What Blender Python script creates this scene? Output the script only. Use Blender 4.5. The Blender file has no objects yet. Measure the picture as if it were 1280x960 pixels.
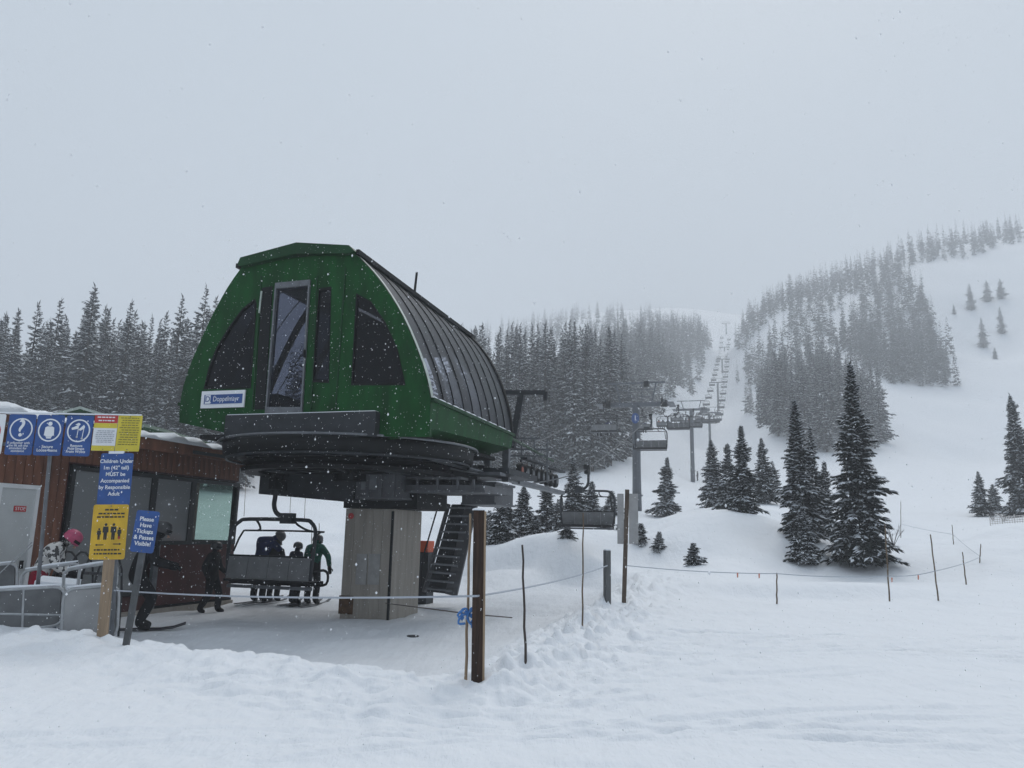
import bpy, math, random
import numpy as np
from mathutils import Vector, Matrix, Euler
from mathutils.geometry import tessellate_polygon
R = math.radians
rnd = random.Random(7)
S = bpy.context.scene
COL = S.collection

# ------------------------------------------------------------------ camera, sky, sun, exposure
PITCH = R(11.0); ROLL = R(1.2); FPX = 960.0; CAM = np.array([0.0, 0.0, 1.5])
cd = bpy.data.cameras.new('camera'); cam = bpy.data.objects.new('camera', cd); COL.objects.link(cam)
cd.sensor_width = 36; cd.lens = 36 * FPX / 1280; cd.clip_start = 0.05; cd.clip_end = 6000
cam.location = CAM; cam.rotation_euler = (Matrix.Rotation(R(90) + PITCH, 3, 'X') @ Matrix.Rotation(ROLL, 3, 'Z')).to_euler(); S.camera = cam

SUN_EL, SUN_ROT = R(52), R(20)
w = bpy.data.worlds.new('World'); S.world = w; w.use_nodes = True
nt = w.node_tree; nt.nodes.clear()
out = nt.nodes.new('ShaderNodeOutputWorld'); bg = nt.nodes.new('ShaderNodeBackground'); bg.inputs[1].default_value = 0.1
sky = nt.nodes.new('ShaderNodeTexSky'); sky.sky_type = 'NISHITA'; sky.sun_disc = False
sky.sun_elevation = SUN_EL; sky.sun_rotation = SUN_ROT; sky.air_density = 1.0; sky.dust_density = 3.0
mx = nt.nodes.new('ShaderNodeMixRGB'); mx.inputs[0].default_value = 0.94
mx.inputs[2].default_value = (3.95, 4.5, 5.05, 1)          # the even cloud deck over the thin blue
nt.links.new(sky.outputs[0], mx.inputs[1]); nt.links.new(mx.outputs[0], bg.inputs[0]); nt.links.new(bg.outputs[0], out.inputs[0])

sl = bpy.data.lights.new('sun', 'SUN'); sl.energy = 1.45; sl.angle = R(32); sl.color = (1, 0.97, 0.93)
sun = bpy.data.objects.new('sun', sl); COL.objects.link(sun)
_d = Vector((math.sin(SUN_ROT) * math.cos(SUN_EL), math.cos(SUN_ROT) * math.cos(SUN_EL), math.sin(SUN_EL)))
sun.rotation_euler = _d.to_track_quat('Z', 'Y').to_euler(); sun.location = (0, 0, 300)
S.view_settings.view_transform = 'Standard'; S.view_settings.look = 'None'
S.view_settings.exposure = 0.58; S.view_settings.gamma = 1; S.view_settings.use_curve_mapping = False
S.render.engine = 'CYCLES'
cy = S.cycles
cy.use_denoising = True; cy.max_bounces = 8; cy.volume_bounces = 3; cy.transparent_max_bounces = 24
cy.diffuse_bounces = 3; cy.glossy_bounces = 2; cy.caustics_reflective = False; cy.caustics_refractive = False
HAZE_DENSITY = 0.0018

# ------------------------------------------------------------------ pixel (1280x960) to world helpers
cp, sp = math.cos(PITCH), math.sin(PITCH); cr, sr_ = math.cos(ROLL), math.sin(ROLL)
def ray(px, py):
    u = (px - 640) / FPX; v = (480 - py) / FPX
    u, v = u * cr - v * sr_, u * sr_ + v * cr               # undo the camera's slight roll
    return np.array([u, cp - v * sp, sp + v * cp])
def at(px, py, Y):
    d = ray(px, py); return CAM + d * (Y / d[1])
def onz(px, py, z):
    d = ray(px, py); return CAM + d * ((z - CAM[2]) / d[2])
_h = ray(932, 480 + FPX * (sp / cp + (932 - 640) / FPX / cp * sr_)); AZ = math.atan2(_h[0], _h[1])                     # heading of the lift line
LA = np.array([math.sin(AZ), math.cos(AZ), 0]); LB = np.array([math.cos(AZ), -math.sin(AZ), 0])
LO = onz(472, 768, -0.5); LO[2] = 0
def pl_s(px, py, s):                                # pixel on a plane across the lift line -> (t, z)
    d = ray(px, py); P = CAM + d * (((LO + LA * s - CAM) @ LA) / (d @ LA)); return (P - LO) @ LB, P[2]
def pl_t(px, py, t):                                # pixel on a plane along the lift line -> (s, z)
    d = ray(px, py); P = CAM + d * (((LO + LB * t - CAM) @ LB) / (d @ LB)); return (P - LO) @ LA, P[2]
def lift(t, s, z): return LO + LB * t + LA * s + np.array([0, 0, z])

# ------------------------------------------------------------------ materials
MATS = {}
def mat(name, col, rough=0.6, metal=0.0, noise=0.0, nscale=8.0, bump=0.0, bscale=40.0, col2=None, stretch=(1, 1, 1), emit=None, spec=0.5):
    if name in MATS: return MATS[name]
    m = bpy.data.materials.new(name); m.use_nodes = True; n = m.node_tree.nodes; l = m.node_tree.links
    b = n['Principled BSDF']; b.inputs['Base Color'].default_value = (*col, 1); b.inputs['Roughness'].default_value = rough
    b.inputs['Metallic'].default_value = metal; b.inputs['Specular IOR Level'].default_value = spec
    if noise or bump:
        tc = n.new('ShaderNodeTexCoord'); mp = n.new('ShaderNodeMapping'); mp.inputs['Scale'].default_value = stretch
        l.new(tc.outputs['Object'], mp.inputs[0])
    if noise:
        t = n.new('ShaderNodeTexNoise'); t.inputs['Scale'].default_value = nscale; t.inputs['Detail'].default_value = 6
        r = n.new('ShaderNodeValToRGB'); r.color_ramp.elements[0].position = 0.32; r.color_ramp.elements[1].position = 0.68
        c2 = col2 or tuple(c * (1 - noise) for c in col)
        r.color_ramp.elements[0].color = (*c2, 1); r.color_ramp.elements[1].color = (*col, 1)
        l.new(mp.outputs[0], t.inputs[0]); l.new(t.outputs[0], r.inputs[0]); l.new(r.outputs[0], b.inputs['Base Color'])
    if bump:
        t2 = n.new('ShaderNodeTexNoise'); t2.inputs['Scale'].default_value = bscale; t2.inputs['Detail'].default_value = 5
        bp = n.new('ShaderNodeBump'); bp.inputs['Strength'].default_value = bump; bp.inputs['Distance'].default_value = 0.03
        l.new(mp.outputs[0], t2.inputs[0]); l.new(t2.outputs[0], bp.inputs['Height']); l.new(bp.outputs[0], b.inputs['Normal'])
    if emit:
        b.inputs['Emission Color'].default_value = (*emit[0], 1); b.inputs['Emission Strength'].default_value = emit[1]
    MATS[name] = m; return m
def glass(name, tint, fac, base=(0.03, 0.034, 0.04), rough=0.08):
    if name in MATS: return MATS[name]
    m = bpy.data.materials.new(name); m.use_nodes = True; n = m.node_tree.nodes; l = m.node_tree.links
    b = n['Principled BSDF']; b.inputs['Base Color'].default_value = (*base, 1); b.inputs['Roughness'].default_value = rough
    t = n.new('ShaderNodeBsdfTransparent'); t.inputs[0].default_value = (*tint, 1)
    x = n.new('ShaderNodeMixShader'); x.inputs[0].default_value = fac
    l.new(t.outputs[0], x.inputs[1]); l.new(b.outputs[0], x.inputs[2]); l.new(x.outputs[0], n['Material Output'].inputs['Surface'])
    MATS[name] = m; return m

def snow_mat(name, packed=False):
    m = bpy.data.materials.new(name); m.use_nodes = True; n = m.node_tree.nodes; l = m.node_tree.links
    b = n['Principled BSDF']; b.inputs['Roughness'].default_value = 0.75; b.inputs['Specular IOR Level'].default_value = 0.25
    b.inputs['Base Color'].default_value = (0.80, 0.825, 0.86, 1)
    tc = n.new('ShaderNodeTexCoord')
    def noise(scale, detail, rough=0.6, stretch=None):
        t = n.new('ShaderNodeTexNoise'); t.inputs['Scale'].default_value = scale; t.inputs['Detail'].default_value = detail; t.inputs['Roughness'].default_value = rough
        if stretch:
            mp = n.new('ShaderNodeMapping'); mp.inputs['Scale'].default_value = stretch[:3]; mp.inputs['Rotation'].default_value = (0, 0, stretch[3])
            l.new(tc.outputs['Object'], mp.inputs[0]); l.new(mp.outputs[0], t.inputs[0])
        else: l.new(tc.outputs['Object'], t.inputs[0])
        return t
    if packed:
        at_ = n.new('ShaderNodeAttribute'); at_.attribute_name = 'packed'
        nz = noise(0.9, 6, 0.65); sc = noise(2.2, 5, 0.7, (4.0, 0.35, 1, R(-35)))
        ad = n.new('ShaderNodeMath'); ad.operation = 'ADD'; l.new(nz.outputs[0], ad.inputs[0]); l.new(sc.outputs[0], ad.inputs[1])
        mr = n.new('ShaderNodeMapRange'); mr.inputs[1].default_value = 0.7; mr.inputs[2].default_value = 1.3; mr.inputs[3].default_value = 0.35; mr.inputs[4].default_value = 1.0
        l.new(ad.outputs[0], mr.inputs[0])
        mu = n.new('ShaderNodeMath'); mu.operation = 'MULTIPLY'; l.new(mr.outputs[0], mu.inputs[0]); l.new(at_.outputs['Fac'], mu.inputs[1])
        mxn = n.new('ShaderNodeMixRGB'); mxn.inputs[1].default_value = (0.80, 0.825, 0.86, 1); mxn.inputs[2].default_value = (0.64, 0.665, 0.70, 1)
        l.new(mu.outputs[0], mxn.inputs[0]); l.new(mxn.outputs[0], b.inputs['Base Color'])
    n1 = noise(2.4, 8, 0.62); n2 = noise(0.9, 8, 0.68, (2.6, 0.5, 1, R(-62)))
    ad = n.new('ShaderNodeMath'); ad.operation = 'ADD'; l.new(n1.outputs[0], ad.inputs[0]); l.new(n2.outputs[0], ad.inputs[1])
    bp = n.new('ShaderNodeBump'); bp.inputs['Strength'].default_value = 0.5; bp.inputs['Distance'].default_value = 0.15
    l.new(ad.outputs[0], bp.inputs['Height']); l.new(bp.outputs[0], b.inputs['Normal'])
    return m
M_SNOW = snow_mat('snow'); M_GROUND = snow_mat('ground_snow', True)
M_GREEN = mat('green_paint', (0.004, 0.072, 0.013), 0.5, noise=0.5, nscale=2.6, bump=0.05, bscale=6, stretch=(1.6, 1.6, .5), spec=.15)
M_GREEN2 = mat('green_roof_paint', (0.006, 0.052, 0.014), 0.5, noise=0.4, nscale=2, spec=.2)
M_PALE = mat('pale_trim', (0.45, 0.52, 0.47), 0.5, noise=0.3, nscale=9)
M_BLACK = mat('black_rubber', (0.005, 0.005, 0.006), 0.6, spec=.2)
M_DARK = mat('dark_steel', (0.010, 0.011, 0.012), 0.6, noise=0.4, nscale=4, spec=.2)
M_STEEL = mat('galvanised_steel', (0.15, 0.16, 0.175), 0.45, 0.3, noise=0.3, nscale=7)
M_STEELD = mat('grey_painted_steel', (0.04, 0.044, 0.05), 0.55, 0.1, noise=0.4, nscale=3, spec=.25)
M_TOWER = mat('tower_steel', (0.1, 0.112, 0.13), 0.5, 0.1, noise=0.25, nscale=2)
M_ALU = mat('barrier_steel', (0.4, 0.415, 0.43), 0.4, 0.3, noise=0.25, nscale=9)
M_BULK = mat('barrier_board', (0.32, 0.325, 0.33), 0.6, noise=0.25, nscale=3)
M_CONC = mat('concrete', (0.34, 0.31, 0.27), 0.85, noise=0.26, nscale=1.8, bump=0.2, bscale=30, stretch=(3, 3, 0.35))
M_CONC2 = mat('pale_concrete', (0.33, 0.325, 0.315), 0.85, noise=0.2, nscale=5, bump=0.15)
M_RUST = mat('rust_stain', (0.12, 0.06, 0.025), 0.9, noise=0.6, nscale=9)
M_GLASS = glass('tinted_canopy_glass', (0.6, 0.63, 0.72), 0.46, (0.085, 0.09, 0.105), 0.3)
M_DGLASS = glass('dark_window_glass', (0.22, 0.24, 0.28), 0.35, (0.015, 0.016, 0.02), 0.06)
M_WGLASS = glass('cabin_glass', (0.86, 0.93, 0.9), 0.12, (0.05, 0.06, 0.06), 0.05)
M_OGLASS = glass('office_glass', (0.3, 0.33, 0.34), 0.8, (0.27, 0.28, 0.285), 0.08)  # pale base colour stands in for bright snow reflected in the panes
M_RED = mat('red_stain_boards', (0.2, 0.078, 0.042), 0.7, noise=0.5, nscale=5, stretch=(1, 1, 0.25), bump=0.2, bscale=20)
M_RED2 = mat('oxblood_panel', (0.075, 0.018, 0.016), 0.6, noise=0.4, nscale=2.5)
M_FRAME = mat('black_frame', (0.018, 0.019, 0.02), 0.5)
M_WHITE = mat('white_paint', (0.7, 0.71, 0.72), 0.5, noise=0.1, nscale=3)
M_DOOR = mat('white_door_paint', (0.52, 0.54, 0.54), 0.5, noise=0.14, nscale=2)
M_BLUE = mat('sign_blue', (0.022, 0.085, 0.3), 0.5, noise=0.3, nscale=5)
M_YEL = mat('sign_yellow', (0.68, 0.42, 0.02), 0.5, noise=0.25, nscale=6)
M_LEMON = mat('sign_lemon', (0.68, 0.56, 0.05), 0.45, noise=0.12, nscale=6)
M_SRED = mat('sign_red', (0.45, 0.03, 0.03), 0.45)
M_INK = mat('sign_black', (0.015, 0.015, 0.015), 0.5)
M_SWHITE = mat('sign_white', (0.75, 0.77, 0.8), 0.45)
M_WOOD = mat('post_wood', (0.36, 0.26, 0.17), 0.8, noise=0.35, nscale=4, stretch=(6, 6, 0.5), bump=0.2)
M_WOODD = mat('dark_wood', (0.05, 0.026, 0.016), 0.85, noise=0.6, nscale=5, stretch=(7, 7, 0.4), bump=0.4, bscale=12)
M_BAMBOO = mat('bamboo', (0.17, 0.12, 0.075), 0.7, noise=0.5, nscale=7)
M_BAMBOOD = mat('dark_bamboo', (0.05, 0.035, 0.03), 0.7, noise=0.4, nscale=7)
M_ROPE = mat('rope_fibre', (0.38, 0.41, 0.46), 0.8)
M_CABLE = mat('steel_cable', (0.09, 0.095, 0.1), 0.5, 0.3)
M_RIBBON = mat('blue_ribbon', (0.06, 0.2, 0.5), 0.6)
M_ORANGE = mat('orange_plastic', (0.75, 0.12, 0.04), 0.55)
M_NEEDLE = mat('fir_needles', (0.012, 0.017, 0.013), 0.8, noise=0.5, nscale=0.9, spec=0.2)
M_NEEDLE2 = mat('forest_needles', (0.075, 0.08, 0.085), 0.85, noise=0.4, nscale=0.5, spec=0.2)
M_BARK = mat('bark', (0.05, 0.038, 0.03), 0.9, noise=0.5, nscale=6)
M_TSNOW = mat('tree_snow', (0.75, 0.78, 0.82), 0.8)
M_FSNOW = mat('forest_snow', (0.8, 0.82, 0.84), 0.9)
M_SKIN = mat('skin', (0.5, 0.3, 0.22), 0.6)

# ------------------------------------------------------------------ object helpers
def tag(o, label=None, cat=None, group=None, kind=None):
    if label: o['label'] = label
    if cat: o['category'] = cat
    if group: o['group'] = group
    if kind: o['kind'] = kind
    return o
def empty(name, loc, rz=0.0, label=None, cat=None, group=None, rot=None):
    o = bpy.data.objects.new(name, None); COL.objects.link(o); o.empty_display_size = 0.2
    o.location = tuple(loc); o.rotation_euler = rot or (0, 0, rz)
    return tag(o, label, cat, group)
def link(name, me, parent=None, loc=(0, 0, 0), rot=(0, 0, 0), scale=(1, 1, 1)):
    o = bpy.data.objects.new(name, me); COL.objects.link(o); o.parent = parent
    o.location = tuple(loc); o.rotation_euler = rot; o.scale = scale
    return o
class MB:
    def __init__(s): s.v = []; s.f = []; s.m = []
    def add(s, vs, fs, mi=0):
        k = len(s.v); s.v += [tuple(map(float, p)) for p in vs]; s.f += [tuple(k + i for i in q) for q in fs]; s.m += [mi] * len(fs); return s
    def box(s, c, d, mi=0, rot=None, ch=0.0):
        hx, hy, hz = d[0] / 2, d[1] / 2, d[2] / 2
        vs = [Vector((x * hx, y * hy, z * hz)) for x in (-1, 1) for y in (-1, 1) for z in (-1, 1)]
        if rot is not None:
            mt = Euler(rot).to_matrix(); vs = [mt @ q for q in vs]
        vs = [q + Vector(tuple(map(float, c))) for q in vs]
        return s.add(vs, [(0, 1, 3, 2), (4, 6, 7, 5), (0, 4, 5, 1), (2, 3, 7, 6), (0, 2, 6, 4), (1, 5, 7, 3)], mi)
    def bar(s, a, b, wx, wz, mi=0):                 # rectangular bar from a to b
        a = Vector(tuple(map(float, a))); b = Vector(tuple(map(float, b))); d = (b - a).normalized()
        up = Vector((0, 0, 1)) if abs(d.z) < 0.95 else Vector((0, 1, 0))
        x = d.cross(up).normalized(); y = x.cross(d).normalized()
        vs = [p + x * (i * wx / 2) + y * (j * wz / 2) for p in (a, b) for i, j in ((-1, -1), (1, -1), (1, 1), (-1, 1))]
        return s.add(vs, [(3, 2, 1, 0), (4, 5, 6, 7), (0, 1, 5, 4), (1, 2, 6, 5), (2, 3, 7, 6), (3, 0, 4, 7)], mi)
    def tube(s, pts, r, n=8, mi=0, closed=False):
        P = [Vector(tuple(map(float, p))) for p in pts]; k = len(P); rs = r if isinstance(r, (list, tuple)) else [r] * k
        vs = []; prev = None
        for i in range(k):
            if closed: d = P[(i + 1) % k] - P[i - 1]
            else: d = P[min(i + 1, k - 1)] - P[max(i - 1, 0)]
            d.normalize()
            if prev is None:
                up = Vector((0, 0, 1)) if abs(d.z) < 0.9 else Vector((1, 0, 0)); x = d.cross(up).normalized()
            else:
                x = prev - d * prev.dot(d)
                x = x.normalized() if x.length > 1e-6 else d.orthogonal().normalized()
            prev = x; y = d.cross(x)
            for j in range(n):
                a = 2 * math.pi * j / n; vs.append(P[i] + (x * math.cos(a) + y * math.sin(a)) * rs[i])
        fs = []
        for i in range(k if closed else k - 1):
            for j in range(n):
                i2 = (i + 1) % k; fs.append((i * n + j, i * n + (j + 1) % n, i2 * n + (j + 1) % n, i2 * n + j))
        if not closed: fs += [tuple(range(n - 1, -1, -1)), tuple((k - 1) * n + j for j in range(n))]
        return s.add(vs, fs, mi)
    def lathe(s, prof, n=24, c=(0, 0, 0), mi=0, closed=False, axis='z', a0=0.0, a1=2 * math.pi):
        k = len(prof); vs = []; full = abs(a1 - a0 - 2 * math.pi) < 1e-6; na = n if full else n + 1
        for i in range(na):
            a = a0 + (a1 - a0) * i / n; ca, sa = math.cos(a), math.sin(a)
            for r, z in prof:
                q = (r * ca, r * sa, z)
                if axis == 'y': q = (r * ca, z, r * sa)
                if axis == 'x': q = (z, r * ca, r * sa)
                vs.append((q[0] + c[0], q[1] + c[1], q[2] + c[2]))
        fs = []
        for i in range(n):
            i2 = (i + 1) % na
            for j in range(k if closed else k - 1):
                j2 = (j + 1) % k; fs.append((i * k + j, i2 * k + j, i2 * k + j2, i * k + j2))
        return s.add(vs, fs, mi)
    def prism(s, poly, fn, th, mi=0, holes=()):     # polygon (with holes) given thickness; fn(u, v, depth) -> point
        loops = [list(poly)] + [list(h) for h in holes]; flat = [q for lp in loops for q in lp]; n = len(flat)
        tri = tessellate_polygon([[Vector((q[0], q[1], 0)) for q in lp] for lp in loops])
        vs = [fn(q[0], q[1], 0) for q in flat] + [fn(q[0], q[1], th) for q in flat]
        fs = [tuple(t) for t in tri] + [tuple(n + i for i in reversed(t)) for t in tri]; k = 0
        for lp in loops:
            m = len(lp)
            for i in range(m): fs.append((k + i, k + (i + 1) % m, n + k + (i + 1) % m, n + k + i))
            k += m
        return s.add(vs, fs, mi)
    def mesh(s, name, mats, smooth=False):
        me = bpy.data.meshes.new(name); me.from_pydata(s.v, [], s.f)
        for m in (mats if isinstance(mats, (list, tuple)) else [mats]): me.materials.append(m)
        if any(s.m): me.polygons.foreach_set('material_index', s.m)
        if smooth: me.polygons.foreach_set('use_smooth', [True] * len(s.f))
        me.update(); return me
    def build(s, name, mats, parent=None, smooth=False, loc=(0, 0, 0), rot=(0, 0, 0)):
        return link(name, s.mesh(name, mats, smooth), parent, loc, rot)
def copy_tree(o, parent=None):
    c = o.copy(); COL.objects.link(c); c.parent = parent
    for ch in o.children: copy_tree(ch, c)
    return c
def text(name, body, size, parent, loc, m, rot=(R(90), 0, 0), bold=0.0, spacing=1.0, width=None):
    if '\n' in body:
        ls = body.split('\n'); st_ = size * spacing; n_ = len(ls)
        return [text(name, b_, size, parent, (loc[0], loc[1], loc[2] + ((n_ - 1) / 2 - i_) * st_), m, rot, bold, 1.0, width) for i_, b_ in enumerate(ls)]
    cu = bpy.data.curves.new('lettering', 'FONT'); cu.body = body; cu.size = size; cu.align_x = 'CENTER'; cu.align_y = 'CENTER'
    cu.extrude = 0.0006; cu.offset = bold * .55; cu.space_line = spacing
    o = bpy.data.objects.new('lettering', cu); COL.objects.link(o); bpy.context.view_layer.update()
    me = bpy.data.meshes.new_from_object(o.evaluated_get(bpy.context.evaluated_depsgraph_get()))
    bpy.data.objects.remove(o); me.materials.clear(); me.materials.append(m)
    t = link(name, me, parent, loc, rot)
    if width:
        xs = [q.co.x for q in me.vertices]; k = width / (max(xs) - min(xs)); t.scale = (k, 1, 1)
    return t

# ------------------------------------------------------------------ noise and terrain
def vnoise(x, y, seed=0):
    xi = np.floor(x).astype(np.int64); yi = np.floor(y).astype(np.int64); fx = x - xi; fy = y - yi
    def h(a, b):
        n = (a * 374761393 + b * 668265263 + seed * 1442695041) & 0xffffffff
        n = ((n ^ (n >> 13)) * 1274126177) & 0xffffffff
        return ((n ^ (n >> 16)) & 0xffff) / 65535.0
    u = fx * fx * fx * (fx * (6 * fx - 15) + 10); v = fy * fy * fy * (fy * (6 * fy - 15) + 10)
    return (h(xi, yi) * (1 - u) + h(xi + 1, yi) * u) * (1 - v) + (h(xi, yi + 1) * (1 - u) + h(xi + 1, yi + 1) * u) * v - 0.5
def fbm(x, y, o=4, seed=0):
    r = 0; a = 1.0; f = 1.0
    for i in range(o): r = r + a * vnoise(x * f, y * f, seed + i); a *= 0.5; f *= 2.03
    return r
CT = []                                             # control points: theta, log distance, height
def ct(px, d, py=None, z=None):
    P = at(px, py if py is not None else 666, d)
    zz = P[2] if z is None else z
    CT.append((math.atan2(P[0], P[1]), math.hypot(P[0], P[1]), zz))
for px in (-500, 0, 300, 640, 960, 1280, 1800):
    for d in (1.5, 4, 9): ct(px, d, z=0.0)
for px in (760, 900, 1050, 1200, 1350, 1500): ct(px, 15, z=0.0); ct(px, 21, z=0.02)
for px, d in ((-300, 16), (0, 16), (300, 16), (480, 18), (620, 18), (-200, 24), (200, 24), (450, 24), (620, 24)): ct(px, d, z=-0.4)
for px, py, d in ((-300, 670, 45), (0, 660, 45), (350, 690, 38), (350, 640, 60), (350, 602, 85), (0, 610, 80), (-400, 600, 90), (0, 560, 130), (350, 560, 120),
                  (560, 690, 36), (640, 690, 31), (700, 694, 31), (600, 640, 60), (640, 604, 90), (700, 588, 102), (760, 579, 108), (820, 600, 112), (850, 594, 130), (864, 606, 137),
                  (886, 566, 223), (897, 519, 320), (902, 473, 416), (905, 448, 496), (907, 424, 549), (908, 398, 700), (908, 402, 1120),
                  (800, 530, 170), (840, 475, 260), (880, 420, 430), (640, 530, 170), (640, 480, 280), (640, 440, 420), (760, 430, 420), (640, 415, 640), (800, 395, 640), (500, 440, 600), (200, 470, 600), (-300, 500, 600), (640, 408, 800), (640, 425, 1120), (100, 480, 950), (300, 460, 1120),
                  (960, 528, 160), (1020, 560, 140), (1100, 566, 135), (1000, 460, 250), (940, 440, 350), (935, 400, 430), (1150, 487, 230), (1195, 480, 235), (1090, 430, 300), (1230, 430, 300), (1160, 375, 340),
                  (1000, 372, 440), (1080, 340, 440), (1150, 318, 440), (1240, 300, 440), (1290, 292, 440), (1400, 270, 460), (1700, 260, 480),
                  (1000, 380, 600), (1150, 345, 600), (1290, 310, 600), (1500, 300, 620), (1290, 425, 950), (1600, 425, 950), (1000, 420, 950), (1290, 470, 1140), (1600, 470, 1140), (1000, 455, 1140),
                  (1250, 500, 220), (1200, 570, 160), (1280, 590, 120), (1200, 622, 85), (1280, 652, 46), (1200, 652, 56), (1150, 638, 66), (1400, 620, 80), (1600, 560, 150), (1700, 640, 45),
                  (1030, 722, 29), (1000, 716, 31), (960, 698, 33), (1090, 700, 36), (1120, 682, 44), (900, 700, 29), (870, 654, 40), (950, 640, 46), (1060, 654, 46), (840, 716, 27), (800, 700, 33), (830, 645, 60), (780, 640, 62), (720, 648, 52), (1140, 712, 28), (920, 630, 60), (940, 610, 90), (1050, 625, 85), (1250, 700, 28)):
    ct(px, d, py=py)
CT = np.array(CT)
def _phi(r2): return 0.5 * r2 * np.log(r2 + 1e-12)
def _uv(th, d): return np.stack([np.clip(th, -0.95, 0.95) * 3.2, np.log(d + 1.0)], -1)
_c = _uv(CT[:, 0], CT[:, 1]); _val = CT[:, 2] / (CT[:, 1] + 25)
_n = len(_c); _A = np.zeros((_n + 3, _n + 3)); _d2 = ((_c[:, None] - _c[None]) ** 2).sum(-1)
_A[:_n, :_n] = _phi(_d2) + np.eye(_n) * 0.004; _A[:_n, _n] = 1; _A[:_n, _n + 1:] = _c; _A[_n:, :_n] = _A[:_n, _n:].T
_w = np.linalg.solve(_A, np.concatenate([_val, np.zeros(3)]))
EDGE = np.array([onz(px, py, 0.0)[:2] for px, py in ((-700, 775), (-200, 780), (0, 790), (90, 797), (170, 812), (300, 830), (440, 852), (520, 856), (600, 852), (660, 832), (715, 798), (755, 764), (790, 742), (812, 728))])
LPOLY = np.concatenate([EDGE, np.array([(6.2, 27), (2, 34), (-6, 36), (-30, 34), (-40, 14)])])
def seg_dist(x, y, poly):
    best = np.full(x.shape, 1e9)
    for a, b in zip(poly[:-1], poly[1:]):
        d = b - a; t = np.clip(((x - a[0]) * d[0] + (y - a[1]) * d[1]) / (d @ d), 0, 1)
        best = np.minimum(best, np.hypot(x - a[0] - t * d[0], y - a[1] - t * d[1]))
    return best
def inside(x, y, poly):
    r = np.zeros(x.shape, bool)
    for a, b in zip(poly, np.roll(poly, -1, 0)):
        c = ((a[1] > y) != (b[1] > y)) & (x < (b[0] - a[0]) * (y - a[1]) / (b[1] - a[1] + 1e-12) + a[0]); r ^= c
    return r
_tr = random.Random(3); TRACKS = [(_tr.uniform(-2, 9), _tr.uniform(3.4, 13), _tr.choice([_tr.uniform(.05, .5), _tr.uniform(-.15, .3)]), _tr.uniform(-.03, .03), _tr.uniform(1.5, 5), _tr.uniform(.5, 1)) for _ in range(34)]
MOUNDS = [(*at(915, 650, 36)[:2], 4.2, 3.6, 1.25), (*at(1045, 650, 33)[:2], 3.0, 3.2, .7), (*at(680, 650, 33)[:2], 2.6, 2.4, .8), (*at(745, 650, 36)[:2], 2.2, 2.5, .8), (*at(620, 650, 30)[:2], 2.0, 2.0, .5), (*at(960, 735, 21.3)[:2], 2.6, .8, .22), (*at(1075, 735, 21.5)[:2], 2.4, .9, .25), (*at(860, 735, 21.5)[:2], 2.0, .9, .12), (*at(1140, 700, 28)[:2], 3.0, 3.0, -.5), (*at(840, 700, 31)[:2], 2.4, 2.0, -.4)]
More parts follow.
